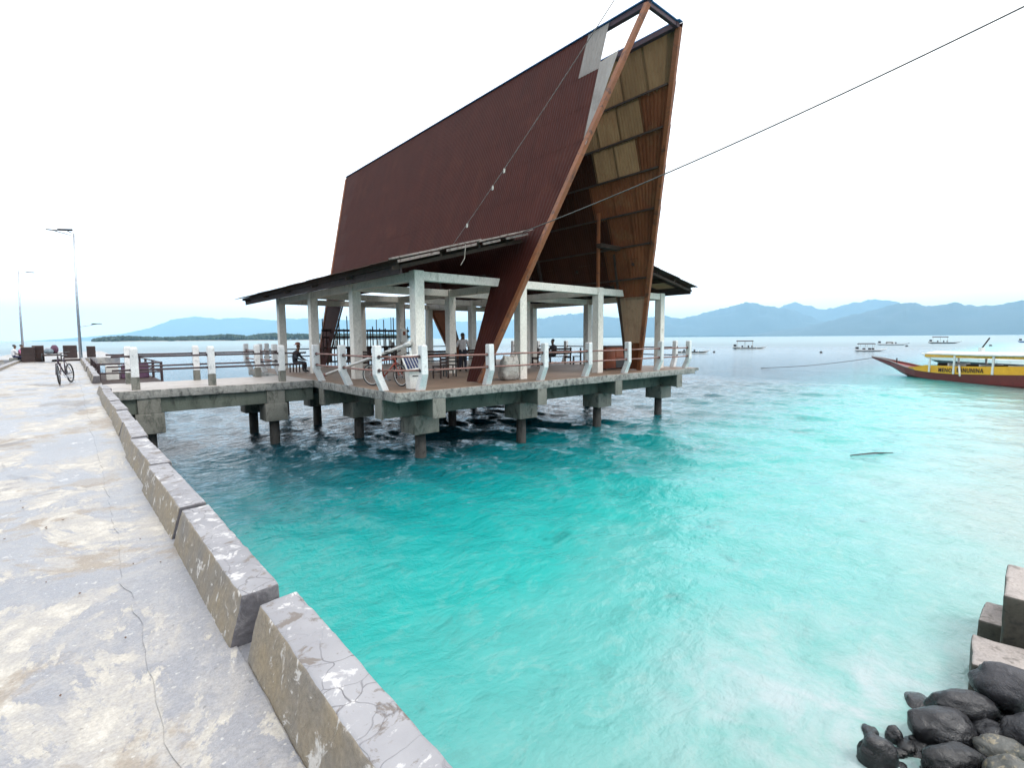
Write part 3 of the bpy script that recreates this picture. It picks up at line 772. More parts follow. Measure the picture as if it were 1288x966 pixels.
for y, xs in ((18.5, (1.38, 3.36, 5.5)), (21.35, (1.43, 3.4, 5.45))):
    for x in xs: link('railing_post', spm, BR, Vector((x, y, 0))+BO, .01)
    seq = [.85]+list(xs)+[6.35]
    for z in (.98, .58):
        for a, b in zip(seq[:-1], seq[1:]):
            MB().tube([(a, y, z), ((a+b)/2, y, z+rnd.uniform(-.01, .01)), (b, y, z)], .03, 8).build('railing_pipe', M['dark_pipe'], BR, BO, smooth=True)
# ================================================================== PEOPLE
def skin(name, c): return plain(name, c, .6, 0, .12)
MS = skin('skin', (.15, .075, .045)); MHAIR = plain('hair', (.012, .010, .009), .5)
def person(label, loc, rotz, joints, bones, cloth, group=None, hair=True, hat=None):
    """joints: name -> (xyz, radius); bones: (a, b, key); one skinned surface, coloured by the nearest bone"""
    root = thing('person', label, 'person', loc, rotz, group)
    names = list(joints); J = {k: Vector(v[0]) for k, v in joints.items()}; R = {k: v[1] for k, v in joints.items()}
    extra = []
    for sd in ('l', 'r'):
        sg = -1 if sd == 'l' else 1
        w = J['wrist_'+sd]; e = J['elbow_'+sd]; d = (w-e).normalized(); sx = Vector((sg, 0, 0)); sx = (sx-d*sx.dot(d)).normalized(); dn = d.cross(sx)*sg
        J['palm_'+sd] = w+d*.075; R['palm_'+sd] = (.036, .018); bones = bones+[('wrist_'+sd, 'palm_'+sd, 'skin')]
        for q, (o, ln) in enumerate(((-.028, .066), (-.010, .080), (.010, .075), (.028, .058))):
            k = 'finger%d_%s' % (q, sd); J[k+'a'] = w+d*.092+sx*o; J[k+'b'] = J[k+'a']+d*ln*.6-dn*.012; J[k+'c'] = J[k+'b']+d*ln*.38-dn*.022
            R[k+'a'] = .0095; R[k+'b'] = .0085; R[k+'c'] = .007
            bones = bones+[('palm_'+sd, k+'a', 'skin'), (k+'a', k+'b', 'skin'), (k+'b', k+'c', 'skin')]
        k = 'thumb_'+sd; J[k+'a'] = w+d*.045-sx*.045; J[k+'b'] = J[k+'a']+d*.045-sx*.018
        R[k+'a'] = .011; R[k+'b'] = .009; bones = bones+[('palm_'+sd, k+'a', 'skin'), (k+'a', k+'b', 'skin')]
    order = ['pelvis']+[k for k in J if k != 'pelvis']; ix = {k: i for i, k in enumerate(order)}
    me = bpy.data.meshes.new('body'); me.from_pydata([J[k] for k in order], [(ix[a], ix[b]) for a, b, _ in bones], [])
    o = bpy.data.objects.new('body', me); COL.objects.link(o)
    sk = o.modifiers.new('skin', 'SKIN'); sk.use_smooth_shade = True; sk.branch_smoothing = .4
    ss = o.modifiers.new('sub', 'SUBSURF'); ss.levels = 1; ss.render_levels = 1
    for k in order:
        r = R[k]; r = (r, r) if isinstance(r, (int, float)) else r; r = tuple(q*(1.22 if q > .03 else 1) for q in r)
        me.skin_vertices[0].data[ix[k]].radius = r
    me.skin_vertices[0].data[0].use_root = True
    dg = bpy.context.evaluated_depsgraph_get(); ev = o.evaluated_get(dg)
    bm_ = bpy.data.meshes.new_from_object(ev, depsgraph=dg)
    bpy.data.objects.remove(o); bpy.data.meshes.remove(me)
    keys = list(cloth); bm_.materials.clear()
    for k in keys: bm_.materials.append(cloth[k])
    segs = [(J[a], J[b]-J[a], keys.index(key)) for a, b, key in bones]
    for p in bm_.polygons:
        c = p.center; best = 9; bi = 0
        for a, d, m in segs:
            t = max(0, min(1, (c-a).dot(d)/max(d.length_squared, 1e-9))); dd = (c-a-d*t).length
            if dd < best: best, bi = dd, m
        p.material_index = bi; p.use_smooth = True
    link('body', bm_, root)
    h = J['skull']; f = (J['nose']-h); f.z = 0; f.normalize(); sx = Vector((f.y, -f.x, 0))
    for s in (-1, 1): MB().ball(h+f*.082+sx*s*.032+Vector((0, 0, .012)), .013, 5).build('eye', M['black'], root, smooth=True)
    if hair:
        mb = MB(); rings = []
        for i in range(1, 7):
            t = i/6*1.75; rings.append([(h-f*.016+Vector((math.sin(t)*math.cos(a)*.094, math.sin(t)*math.sin(a)*.100, .035+math.cos(t)*.098))) for a in [2*math.pi*k/14 for k in range(14)]])
        mb.loft(rings); mb.build('hair', MHAIR, root, smooth=True)
    if hat:
        mb = MB(); rings = []
        for r, z in ((.18, .05), (.175, .062), (.112, .075), (.10, .13), (.07, .165), (.01, .175)):
            rings.append([(h+Vector((math.cos(a)*r, math.sin(a)*r, z))) for a in [2*math.pi*k/16 for k in range(16)]])
        mb.loft(rings); mb.build('hat', hat, root, smooth=True)
    return root
def head(at, face):
    a = Vector(at); f = Vector(face).normalized(); s = Vector((f.y, -f.x, 0))
    return {'neck': (a+Vector((0, 0, -.19)), .052), 'jaw': (a+f*.03+Vector((0, 0, -.07)), (.062, .06)), 'skull': (a, (.078, .092)), 'crown': (a+Vector((0, 0, .075)), (.06, .07)),
            'nose': (a+f*.118+Vector((0, 0, -.022)), .014), 'ear_l': (a-s*.095+Vector((0, 0, -.015)), .018), 'ear_r': (a+s*.095+Vector((0, 0, -.015)), .018)}
HEADB = [('neck', 'jaw', 'skin'), ('jaw', 'skull', 'skin'), ('skull', 'crown', 'skin'), ('skull', 'nose', 'skin'), ('skull', 'ear_l', 'skin'), ('skull', 'ear_r', 'skin')]
def limbs(j, fore='skin'):
    b = [('pelvis', 'belly', 'shirt'), ('belly', 'chest', 'shirt'), ('chest', 'neck', 'shirt')]+HEADB
    for s in 'lr':
        b += [('chest', 'shoulder_'+s, 'shirt'), ('shoulder_'+s, 'elbow_'+s, 'shirt'), ('elbow_'+s, 'wrist_'+s, fore),
              ('pelvis', 'hip_'+s, 'trousers'), ('hip_'+s, 'knee_'+s, 'trousers'), ('knee_'+s, 'ankle_'+s, 'trousers'), ('ankle_'+s, 'toe_'+s, 'shoe')]
    return b
def seated_pose(lean=0.0, hunch=.05, sh=.46):
    j = {'pelvis': ((0, 0, sh+.08), (.145, .115)), 'belly': ((0, -.02+lean*.3, sh+.26), (.135, .10)), 'chest': ((0, .0+lean*.7, sh+.47), (.145, .105))}
    j.update(head((0, hunch+lean, sh+.80), (0, 1, 0)))
    for s, g in (('l', -1), ('r', 1)):
        j['shoulder_'+s] = ((g*.18, lean*.8, sh+.54), .062); j['elbow_'+s] = ((g*.25, .10+lean, sh+.28), .043); j['wrist_'+s] = ((g*.15, .34+lean*.5, sh+.20), .030)
        j['hip_'+s] = ((g*.09, .05, sh+.06), .088); j['knee_'+s] = ((g*.13, .44, sh+.06), .060); j['ankle_'+s] = ((g*.12, .42, .08), .040); j['toe_'+s] = ((g*.13, .58, .035), .034)
    return j
def standing_pose(H=1.66):
    k = H/1.72
    j = {'pelvis': ((0, 0, .95*k), (.14, .11)), 'belly': ((0, .01, 1.13*k), (.13, .10)), 'chest': ((0, 0, 1.34*k), (.145, .105))}
    j.update(head((0, .03, 1.62*k), (0, 1, -.1)))
    for s, g in (('l', -1), ('r', 1)):
        j['shoulder_'+s] = ((g*.18, 0, 1.41*k), .060); j['elbow_'+s] = ((g*.24, .02+.08*g, 1.13*k), .043); j['wrist_'+s] = ((g*.20, .20+.06*g, .98*k), .030)
        j['hip_'+s] = ((g*.09, 0, .90*k), .090); j['knee_'+s] = ((g*.10, .04*g+.02, .49*k), .060); j['ankle_'+s] = ((g*.11, .05*g-.03, .09*k), .040); j['toe_'+s] = ((g*.13, .05*g+.13, .035), .034)
    return j
def clothes(shirt, trousers, shoe=(.03, .03, .03)):
    return {'skin': MS, 'shirt': plain('shirt_cloth', shirt, .85), 'trousers': plain('trouser_cloth', trousers, .85), 'shoe': plain('shoe', shoe, .6)}

# ================================================================== FURNITURE ON THE PAVILION
def bench(loc, rotz, L, label, group='dark wooden benches in the pavilion'):
    t = thing('bench', label, 'bench', loc, rotz, group)
    for i in range(4): MB().box((-L/2, -.20+i*.105, .42), (L/2, -.11+i*.105, .45)).build('seat_slat', M['dark_wood'], t)
    for z in (.56, .68, .80): MB().box((-L/2, -.27, z), (L/2, -.245, z+.09)).build('back_slat', M['dark_wood'], t)
    for x in (-L/2+.06, L/2-.06):
        for y in (-.23, .17): MB().box((x-.03, y-.03, 0), (x+.03, y+.03, .93 if y < 0 else .42)).build('leg', M['dark_wood'], t)
        MB().box((x-.025, -.2, .33), (x+.025, .17, .41)).build('side_rail', M['dark_wood'], t)
    return t
bench((19.35, 18.9, 0), 0, 2.6, 'long dark bench with the dark-clothed man sitting on it')
bench((12.6, 19.6, 0), math.pi, 2.2, 'dark bench behind the standing person in white')
bench((9.9, 22.4, 0), math.pi/2, 2.0, 'dark bench in front of the pole screen')
bench((15.6, 20.6, 0), 0, 2.2, 'dark bench left of the seated man, near the middle columns')
def chair(loc, rotz, label, mat):
    t = thing('chair', label, 'chair', loc, rotz, 'slat backed chairs in the pavilion')
    MB().box((-.22, -.22, .42), (.22, .22, .46)).build('seat', mat, t, bevel=.01)
    for x in (-.19, .19):
        for y in (-.19, .19): MB().box((x-.022, y-.022, 0), (x+.022, y+.022, .90 if y < 0 else .42)).build('leg', mat, t)
    for z in (.55, .68, .80): MB().box((-.17, -.205, z), (.17, -.18, z+.06)).build('back_slat', mat, t)
    MB().box((-.17, .175, .2), (.17, .2, .235)).build('stretcher', mat, t)
    return t
chair((10.1, 15.5, 0), .2, 'dark slatted chair just left of the maroon front leg of the roof', M['dark_wood'])
chair((10.9, 16.1, 0), -.3, 'dark slatted chair beside the standing person in white', M['black'])
chair((20.6, 18.2, 0), .6, 'small black chair right of the long bench with the seated man', M['black'])
chair((9.2, 16.6, 0), .5, 'dark slatted chair behind the solar panel', M['dark_wood'])
MB_ = MB
def table(loc, rotz, label):
    t = thing('table', label, 'table', loc, rotz)
    MB().box((-.7, -.4, .70), (.7, .4, .74)).build('tabletop', M['dark_wood'], t, bevel=.008)
    for x in (-.62, .62):
        for y in (-.32, .32): MB().box((x-.03, y-.03, 0), (x+.03, y+.03, .70)).build('leg', M['dark_wood'], t)
table((11.0, 19.2, 0), 0, 'low dark table between the bench and the inner columns')
# orange cabinet
t = thing('cabinet', 'orange brown wooden cabinet with a black top by the right roof leg', 'cabinet', (18.45, 14.35, 0))
MB().box((-.68, -.33, .06), (.68, .30, 1.02)).build('carcass', M['orange_wood'], t, bevel=.01)
MB().box((-.72, -.37, 1.022), (.72, .34, 1.075)).build('top', M['black'], t, bevel=.006)
MB().box((-.66, -.355, .10), (-.03, -.333, .98)).build('door', M['orange_wood'], t, bevel=.006)
MB().box((.03, -.355, .55), (.66, -.333, .98)).build('door', M['orange_wood'], t, bevel=.006)
MB().box((.03, -.345, .08), (.66, -.332, .50)).build('bay_shade_panel', M['black'], t)  # flat black panel, painted shade for the inside of a bay
for x in (-.64, .60): MB().box((x, -.30, 0), (x+.05, .27, .058)).build('foot', M['black'], t)
# pale sack at the foot of the roof leg
bm = bmesh.new(); bmesh.ops.create_icosphere(bm, subdivisions=4, radius=1)
for v in bm.verts:
    n = Vector([math.copysign(abs(q)**.6, q) for q in v.co]); z = n.z; k = 1.08-.22*(z+1)/2
    p = Vector((n.x*.36*k+.05*(z+1), n.y*.24*k, .42+z*.42))
    if z > .55: p.z += .10*mnoise.noise(Vector((n.x*3, n.y*3, 1)))+.16*n.x*n.x-.09; p.y *= .75
    p += mnoise.noise_vector(p*4.5)*.05+mnoise.noise_vector(p*11)*.018
    p.z = max(p.z, .0); v.co = p
for f in bm.faces: f.smooth = True
o = bm_obj('sack', bm, [M['sack']], None, (11.28, 13.1, 0)); o.scale = (1, 1, 1.06)
tag(o, 'bulging pale woven sack standing between the front roof leg and a column', 'sack')
# solar panel on its white box
t = thing('solar_panel', 'small white framed solar panel tilted against the corner railing', 'solar panel', (7.33, 12.78, 0))
def Q(u, v, o=0.0):      # panel plane: u across, v up
    p = Vector((-.33, .0, .97)).lerp(Vector((.27, .0, 1.0)), u); q = Vector((-.24, -.16, .55)).lerp(Vector((.40, -.16, .60)), u)
    n = Vector((0, -.93, .36)); return q.lerp(p, v)+n*o
MB().hexa([Q(0, 0, -.02), Q(1, 0, -.02), Q(1, 1, -.02), Q(0, 1, -.02), Q(0, 0, .012), Q(1, 0, .012), Q(1, 1, .012), Q(0, 1, .012)]).build('panel_frame', M['white_paint'], t)
mc = plain('solar_cell', (.012, .022, .075), .12)
for i in range(6):
    for k in range(3):
        a, b = .07+i*.146, .07+i*.146+.115; c, d = .08+k*.285, .08+k*.285+.275
        MB().hexa([Q(a, c, .013), Q(b, c, .013), Q(b, d, .013), Q(a, d, .013), Q(a, c, .017), Q(b, c, .017), Q(b, d, .017), Q(a, d, .017)]).build('solar_cell', mc, t)
MB().bar((0, .02, .62), (0, .02, 1.12), .05, .05).build('bracket', M['white_paint'], t)
t = thing('battery_box', 'white plastic box with a dark slot standing under the solar panel', 'box', (7.45, 12.86, 0))
MB().hexa([(-.19, -.13, .0), (.19, -.13, .0), (.19, .13, .0), (-.19, .13, .0), (-.23, -.14, .54), (.23, -.14, .54), (.23, .14, .54), (-.23, .14, .54)]).build('box_body', M['white_paint'], t, bevel=.02)
MB().box((-.12, -.152, .37), (.10, -.139, .395)).build('slot', M['black'], t)
# fallen white pole
t = thing('lamp_pole', 'long white metal pole lying slanted from floor to the corner railing', 'pole', (7.11, 19.0, 0))
MB().tube([(0, 0, .08), (.49, -5.55, 1.28)], .05, 12).build('shaft', M['white_paint'], t, smooth=True)
MB().tube([(.48, -5.42, 1.25), (.50, -5.72, 1.32)], .075, 12).build('end_cap', M['white_paint'], t, smooth=True)
MB().tube([(0, .02, .075), (.03, -.3, .145)], .065, 10).build('rusty_foot', M['rust_pipe'], t, smooth=True)
# fuse box on an inner column
t = thing('fuse_box', 'cream electrical box fixed to an inner column behind the corner column', 'fuse box', (12.0, 21.62, 1.6))
MB().box((-.15, -.12, -.32), (.15, .0, .32)).build('casing', M['white_paint'], t, bevel=.012)
MB().box((-.07, -.135, .02), (.06, -.119, .2)).build('warning_plate', M['orange_wood'], t)
MB().tube([(.1, -.05, .32), (.1, -.03, 1.5)], .015, 8).build('conduit', M['rust_pipe'], t)
# screen of poles along the back edge
t = thing('pole_screen', 'dark screen of upright poles and rails at the back of the pavilion', 'screen', (12.6, 26.62, 0))
rs = random.Random(17); x = -2.55
while x < 2.6:
    h = rs.choice((1.95, 2.0, 2.05, 2.3, 2.55, 2.7, 2.15)); MB().tube([(x, 0, 0), (x+rs.uniform(-.03, .03), 0, h)], rs.uniform(.022, .036), 7).build('pole', M['dark_wood'], t); x += rs.uniform(.13, .24)
for z in (.25, .6, 1.0, 1.55, 1.92): MB().bar((-2.6, .04, z), (2.6, .04, z+rs.uniform(-.02, .02)), .05, .09 if z != 1.92 else .12).build('rail', M['dark_wood'], t)
for i in range(9): MB().box((-2.4+i*.55, -.06, .25), (-2.12+i*.55, -.03, .95)).build('board', M['dark_wood'], t)
for i in range(12):
    if rs.random() < .8: MB().tube([(-2.3+i*.4, -.1, 1.05), (-2.3+i*.4, -.1, 1.4)], .05, 8).build('pale_bottle', M['white_paint'], t)
MB().box((-2.6, -.16, .98), (2.6, -.045, 1.03)).build('shelf', M['dark_wood'], t)
# people
j = seated_pose(.06); person('man in a dark shirt sitting on the long bench, facing the sea', (19.55, 18.9, 0), 0, j, limbs(j, 'shirt'), clothes((.022, .02, .026), (.03, .03, .04)))
j = standing_pose(1.66); person('person in a pale shirt and dark trousers standing by an inner column', (12.85, 17.95, 0), -.9, j, limbs(j), clothes((.45, .42, .42), (.015, .015, .025)))
j = seated_pose(.10, .07, .36); person('person in dark clothes and a brown hat sitting near the back left railing', (7.42, 23.1, 0), -2.3, j, limbs(j, 'shirt'), clothes((.035, .035, .045), (.03, .028, .035)), hat=plain('brown_hat', (.20, .075, .05), .8), hair=False)
t = thing('stool', 'low dark stool under the person in the brown hat', 'stool', (7.42, 23.1, 0), -2.3)
MB().box((-.2, -.18, .33), (.2, .18, .365)).build('seat', M['dark_wood'], t)
for x in (-.16, .16):
    for y in (-.14, .14): MB().box((x-.02, y-.02, 0), (x+.02, y+.02, .33)).build('leg', M['dark_wood'], t)

# ================================================================== BICYCLES
def bicycle(label, loc, rotz, paint, rimmat, steer=0.0, lean=0.06):
    t = thing('bicycle', label, 'bicycle', loc, rotz, 'parked bicycles'); t.rotation_euler = (lean, 0, rotz)
    # local: +X forward, wheels at x = -.53 and .53
    def wheel(cx, st, nm='wheel'):
        ax = Vector((math.sin(-st), math.cos(st), 0)); c = Vector((cx, 0, .34))
        w = MB().torus(c, ax, .315, .024, 32, 8).build(nm, M['black'], t, smooth=True)
        MB().torus(c, ax, .288, .011, 32, 6).build('rim', rimmat, w, smooth=True)
        sp = MB(); u = Vector((0, 0, 1)); w2 = ax.cross(u)
        for i in range(18):
            a = 2*math.pi*i/18; sp.tube([c+ax*.02*(-1)**i, c+(u*math.cos(a)+w2*math.sin(a))*.285], .002, 4)
        sp.tube([c-ax*.05, c+ax*.05], .02, 8); sp.build('spokes', M['steel'], w)
    wheel(-.53, 0); wheel(.53, steer)
    st, hd, bb, ra = Vector((-.17, 0, .86)), Vector((.36, 0, .86)), Vector((-.08, 0, .30)), Vector((-.53, 0, .34))
    f = MB()
    for a, b, r in ((Vector((.33, 0, .93)), Vector((.39, 0, .72)), .024), (st-Vector((.0, 0, .08)), hd, .020), (bb, Vector((.38, 0, .75)), .024), (bb, Vector((-.19, 0, .90)), .018)): f.tube([a, b], r, 8)
    for s in (-.055, .055):
        f.tube([bb+Vector((0, s*.6, 0)), ra+Vector((0, s, 0))], .011, 6); f.tube([Vector((-.16, s*.4, .78)), ra+Vector((0, s, 0))], .009, 6)
    f.build('frame', paint, t, smooth=True)
    k = MB(); dx, dy = math.cos(steer), math.sin(steer)
    for s in (-.06, .06): k.tube([(.40-s*dy, s*dx, .70), (.53-s*dy, s*dx, .34)], .014, 7)
    k.tube([(.40-.065*-dy, -.065*dx, .70), (.40-.065*dy, .065*dx, .70)], .02, 7); k.build('fork', paint, t)
    b = MB(); c = Vector((.33, 0, 1.04)); b.tube([(.37, 0, .80), c], .014, 8)
    b.tube([c+Vector((-.06*dx+.30*dy, -.30*dx-.06*dy, .03)), c+Vector((.05*dx+.1*dy, -.10*dx+.05*dy, 0)), c+Vector((.05*dx-.1*dy, .10*dx+.05*dy, 0)), c+Vector((-.06*dx-.30*dy, .30*dx-.06*dy, .03))], .013, 8)
    hb = b.build('handlebar', M['black'], t, smooth=True)
    for s in (-1, 1): MB().tube([c+Vector((-.02*dx-s*.20*dy, s*.20*dx-.02*dy, .02)), c+Vector((-.06*dx-s*.31*dy, s*.31*dx-.06*dy, .03))], .019, 8).build('grip', M['black'], hb)
    sd = MB(); rings = []
    for x, w in ((-.33, .02), (-.31, .075), (-.22, .08), (-.12, .04), (-.04, .02), (-.02, .01)): rings.append([(x, w*math.cos(a), .955+.025*math.sin(a)) for a in [2*math.pi*q/10 for q in range(10)]])
    sd.loft(rings).build('saddle', M['black'], t, smooth=True)
    cr = MB().torus(bb, (0, 1, 0), .09, .008, 20, 6); cr.tube([bb+Vector((0, .06, 0)), bb+Vector((.1, .06, -.13))], .012, 6); cr.tube([bb+Vector((0, -.06, 0)), bb+Vector((-.1, -.06, .13))], .012, 6)
    c2 = cr.build('crank', M['steel'], t)
    for q in ((.1, .11, -.13), (-.1, -.11, .13)): MB().box(tuple(bb+Vector(q)-Vector((.045, .045, .012))), tuple(bb+Vector(q)+Vector((.045, .045, .012)))).build('pedal', M['black'], c2)
    MB().tube([(-.2, .03, .3), (-.26, .2, .02)], .009, 6).build('kickstand', M['steel'], t)
    return t
bicycle('dark mountain bicycle parked on the jetty facing the camera', (-.20, 22.95, 0), math.radians(-106), plain('dark_violet_paint', (.035, .015, .03), .35), M['black'], .22)
bicycle('red framed bicycle parked behind the solar panel at the pavilion corner', (7.25, 14.15, 0), math.radians(-62), plain('red_paint', (.28, .05, .03), .35), M['white_paint'], -.3)

# ================================================================== JETTY END: lamp posts, goods, people, landing stage
def lamp_post(label, loc, H, arms):
    t = thing('street_lamp', label, 'street lamp', loc, 0, 'solar street lamps on the jetty')
    MB().tube([(0, 0, 0), (.06, 0, H*.5), (.2, 0, H)], [.11, .085, .05], 12).build('pole', M['steel'], t, smooth=True)
    MB().box((-.2, -.2, 0), (.2, .2, .03)).build('base_plate', M['steel'], t)
    for (z, dx, dz, head_) in arms:
        x0 = .2*z/H
        a = MB().tube([(x0, 0, z), (x0+dx, 0, z+dz)], .03, 8).build('arm', M['steel'], t)
        e = Vector((x0+dx, 0, z+dz)); s = 1 if dx > 0 else -1
        if head_: MB().box((e.x-.35, -.12, e.z-.02), (e.x+.3, .12, e.z+.03)).build('lamp_head', M['fascia'], a, bevel=.015)
        else: MB().hexa([(e.x-.5, -.35, e.z-.05), (e.x+.4, -.35, e.z+.03), (e.x+.4, .35, e.z+.03), (e.x-.5, .35, e.z-.05), (e.x-.5, -.35, e.z-.01), (e.x+.4, -.35, e.z+.07), (e.x+.4, .35, e.z+.07), (e.x-.5, .35, e.z-.01)]).build('solar_plate', M['fascia'], a)
    return t
lamp_post('tall grey solar lamp post behind the bicycle on the jetty', (.56, 52.3, 0), 9.75, [(9.55, -1.25, .3, True), (9.7, -.45, .25, False), (2.55, 1.1, .25, True)])
setting(MB().box((-5.2, 56, -.7), (3.2, 92, .004)).build('pier_head', [M['jetty']]))
lamp_post('far slimmer grey lamp post at the left end of the jetty', (-3.6, 70, .004), 8.4, [(8.2, .9, .1, True)])
def crate(label, lo, hi, mat, loc):
    t = thing('crate', label, 'crate', loc, 0, 'dark goods crates on the jetty end')
    (a, b, c), (d, e, f) = lo, hi
    MB().box(lo, hi).build('crate_body', mat, t, bevel=.015)
    for z in (c+(f-c)*.15, c+(f-c)*.5, c+(f-c)*.82): MB().box((a-.012, b-.02, z), (d+.012, b-.003, z+(f-c)*.09)).build('batten', M['fascia'], t)
    MB().box((a-.01, b-.01, f+.002), (d+.01, e+.01, f+.03)).build('lid', M['flashing'], t)
    return t
crate('low dark crate with pale lid at the left jetty edge under the far lamp', (-.35, -.3, 0), (.35, .3, 1.02), M['fascia'], (-2.25, 48.6, 0))
crate('dark crate with pale lid between the far lamp and the loaded cart', (-.3, -.3, 0), (.3, .3, 1.12), M['dark_wood'], (-1.75, 49.0, 0))
crate('upright dark maroon crate left of the tall lamp post', (-.45, -.3, 0), (.45, .3, 1.05), M['fascia'], (-.05, 57.5, 0.004))
crate('small dark crate right of the tall lamp post', (-.3, -.3, 0), (.3, .3, .95), M['fascia'], (1.35, 58.5, 0.004))
t = thing('hand_cart', 'loaded hand cart with dark bundles at the end of the jetty', 'cart', (-1.05, 48.2, 0))
MB().box((-.45, -.7, .42), (.45, .7, .50)).build('bed', M['dark_wood'], t)
for x in (-.5, .5): MB().torus((x, 0, .3), (1, 0, 0), .27, .035, 20, 8).build('wheel', M['black'], t, smooth=True)
MB().tube([(-.4, .7, .5), (-.38, 1.4, .95)], .025, 7).tube([(.4, .7, .5), (.38, 1.4, .95)], .025, 7).tube([(-.38, 1.4, .95), (.38, 1.4, .95)], .025, 7).build('handle', M['steel'], t)
MB().ball((-.12, -.3, .74), (.26, .34, .22), 8).build('bundle', plain('grey_bundle', (.16, .20, .23), .9), t, smooth=True)
MB().ball((.18, .2, .86), (.22, .3, .34), 8).build('bundle', plain('plum_bundle', (.09, .04, .07), .9), t, smooth=True)
t = thing('plank_stack', 'stack of dark planks lying beside the tall lamp post', 'planks', (-.1, 49.0, 0))
rs = random.Random(3)
for i in range(7): MB().box((-.9+rs.uniform(-.1, .1), -.5+(i % 4)*.26, .004+.07*(i//4)), (.75+rs.uniform(-.1, .1), -.28+(i % 4)*.26, .066+.07*(i//4))).build('plank', M['fascia'], t)
# people sitting on the left kerb
j = seated_pose(.05, .05, .32); person('person in a white top sitting at the far left edge of the jetty', (-3.05, 49.4, -.02), -1.2, j, limbs(j), clothes((.62, .60, .60), (.05, .05, .10)))
j = seated_pose(.05, .05, .30); person('person in a pink top sitting at the far left edge of the jetty', (-2.72, 49.9, 0), -1.9, j, limbs(j), clothes((.42, .14, .24), (.08, .05, .09)))
for lb, x, y in (('low block under the person in the white top', -3.05, 49.4), ('low block under the person in the pink top', -2.72, 49.9)):
    o = MB().box((-.22, -.2, -.3), (.22, .2, .30)).build('kerb_stone', M['sea_wall'], None, (x, y, 0), .02); tag(o, lb, 'block', 'seat blocks at the jetty edge')
# landing stage beside the jetty
t = thing('landing_stage', 'dark steel landing stage with rails beyond the footbridge', 'landing stage', (2.35, 39.5, 0))
MB().box((-1.35, -5, -1.05), (1.5, 7, -.9)).build('deck_frame', M['fascia'], t)
for i in range(20): MB().box((-1.35, -5+i*.6, -.895), (1.5, -4.45+i*.6, -.86)).build('deck_board', M['dark_wood'], t)
for x in (-1.3, 1.45):
    for y in (-4.9, -1, 3, 6.9):
        MB().tube([(x, y, -4), (x, y, .25)], .07, 8).build('post', M['dark_pipe'], t)
    for z in (-.3, .2): MB().tube([(x, -4.9, z), (x, 6.9, z)], .045, 8).build('rail', M['dark_pipe'], t)
for z in (-.3, .2): MB().tube([(-1.3, -4.9, z), (1.45, -4.9, z)], .045, 8).build('rail', M['dark_pipe'], t)
o = MB().box((-.3, -.3, 0), (.3, .3, .85)).build('drum_box', M['white_paint'], None, (1.75, 38.0, -.86), .03); tag(o, 'white box standing on the dark landing stage', 'box')
o = MB().hexa([(-.7, -.6, 0), (.7, -.6, 0), (.7, .6, 0), (-.7, .6, 0), (-.6, -.5, .8), (.7, -.5, .95), (.7, .5, .95), (-.6, .5, .8)]).build('tarpaulin_load', plain('plum_tarpaulin', (.09, .04, .08), .8), None, (2.9, 39.2, -.86), .05); tag(o, 'plum tarpaulin covered load on the dark landing stage', 'load')

# ================================================================== BOATS
def hull_mesh(st, inset=.08, deck=.12):
    """stations (x, half beam, keel z, sheer z); closed shell with a sunk deck"""
    rings = []
    for x, b, k, s in st:
        m = k+(s-k)*.45; bi = max(b-inset, b*.4); d = s-deck*min(1, b/.4)
        rings.append([(x, -b, s), (x, -b*.86, m), (x, -b*.45, k+(s-k)*.1), (x, 0, k), (x, b*.45, k+(s-k)*.1), (x, b*.86, m), (x, b, s), (x, bi, s), (x, bi*.98, d), (x, -bi*.98, d), (x, -bi, s)])
    return MB().loft(rings)
def hull_paint(name, lowc, highc, zcut):
    t = NT(name); sp = t.n('ShaderNodeSeparateXYZ'); t.l(t.n('ShaderNodeTexCoord').outputs['Object'], sp.inputs[0])
    k = t.val(sp.outputs['Z'], zcut-.01, zcut+.01); v = t.coord('object')
    base = t.mix(k, lowc, highc); base = t.mix(t.val(t.noise(v, 3, 6), .55, .8, 0, .4), base, tuple(x*.5 for x in lowc))
    return t.done(base, .4)
mro = weathered('maroon_hull_paint', (.17, .018, .014), (.13, .014, .011), (.06, .011, .009), 1.6, (.58, .75), rough=.4, kind='object', bump=.1)
yel = weathered('yellow_boat_paint', (.74, .37, .008), (.66, .31, .007), (.36, .18, .035), 2, (.6, .78), rough=.4, kind='object', bump=.1)
yel2 = plain('yellow_trim', (.58, .30, .02), .45)
d = Vector((-.68, -.733, 0)).normalized(); nn = Vector((d.y, -d.x, 0)); a0 = Vector((56.04, 11.01, WZ))
ORG = a0-nn*1.0
t = thing('passenger_boat', 'long maroon and yellow wooden passenger boat with a white roof', 'boat', ORG, math.atan2(d.y, d.x))
st = [(-5.3, .03, 1.42, 1.56), (-4.0, .16, 1.08, 1.46), (-2.2, .36, .62, 1.24), (-1.0, .62, .20, 1.06), (.2, .84, -.15, .86), (1.6, 1.0, -.4, .68), (3.5, 1.1, -.5, .60), (6, 1.16, -.55, .62), (9, 1.18, -.55, .78), (12, 1.14, -.5, .98), (14.5, .95, -.35, 1.18), (16.2, .6, .05, 1.4)]
hl = hull_mesh(st).build('hull', mro, t, smooth=False)
cp = MB()          # grey capping along the forward sheer
for s in (-1, 1): cp.tube([(x, s*b, z+.01) for x, b, k, z in st[:6]], .055, 8)
cp.build('gunwale', plain('grey_gunwale', (.19, .165, .155), .6), t, smooth=True)
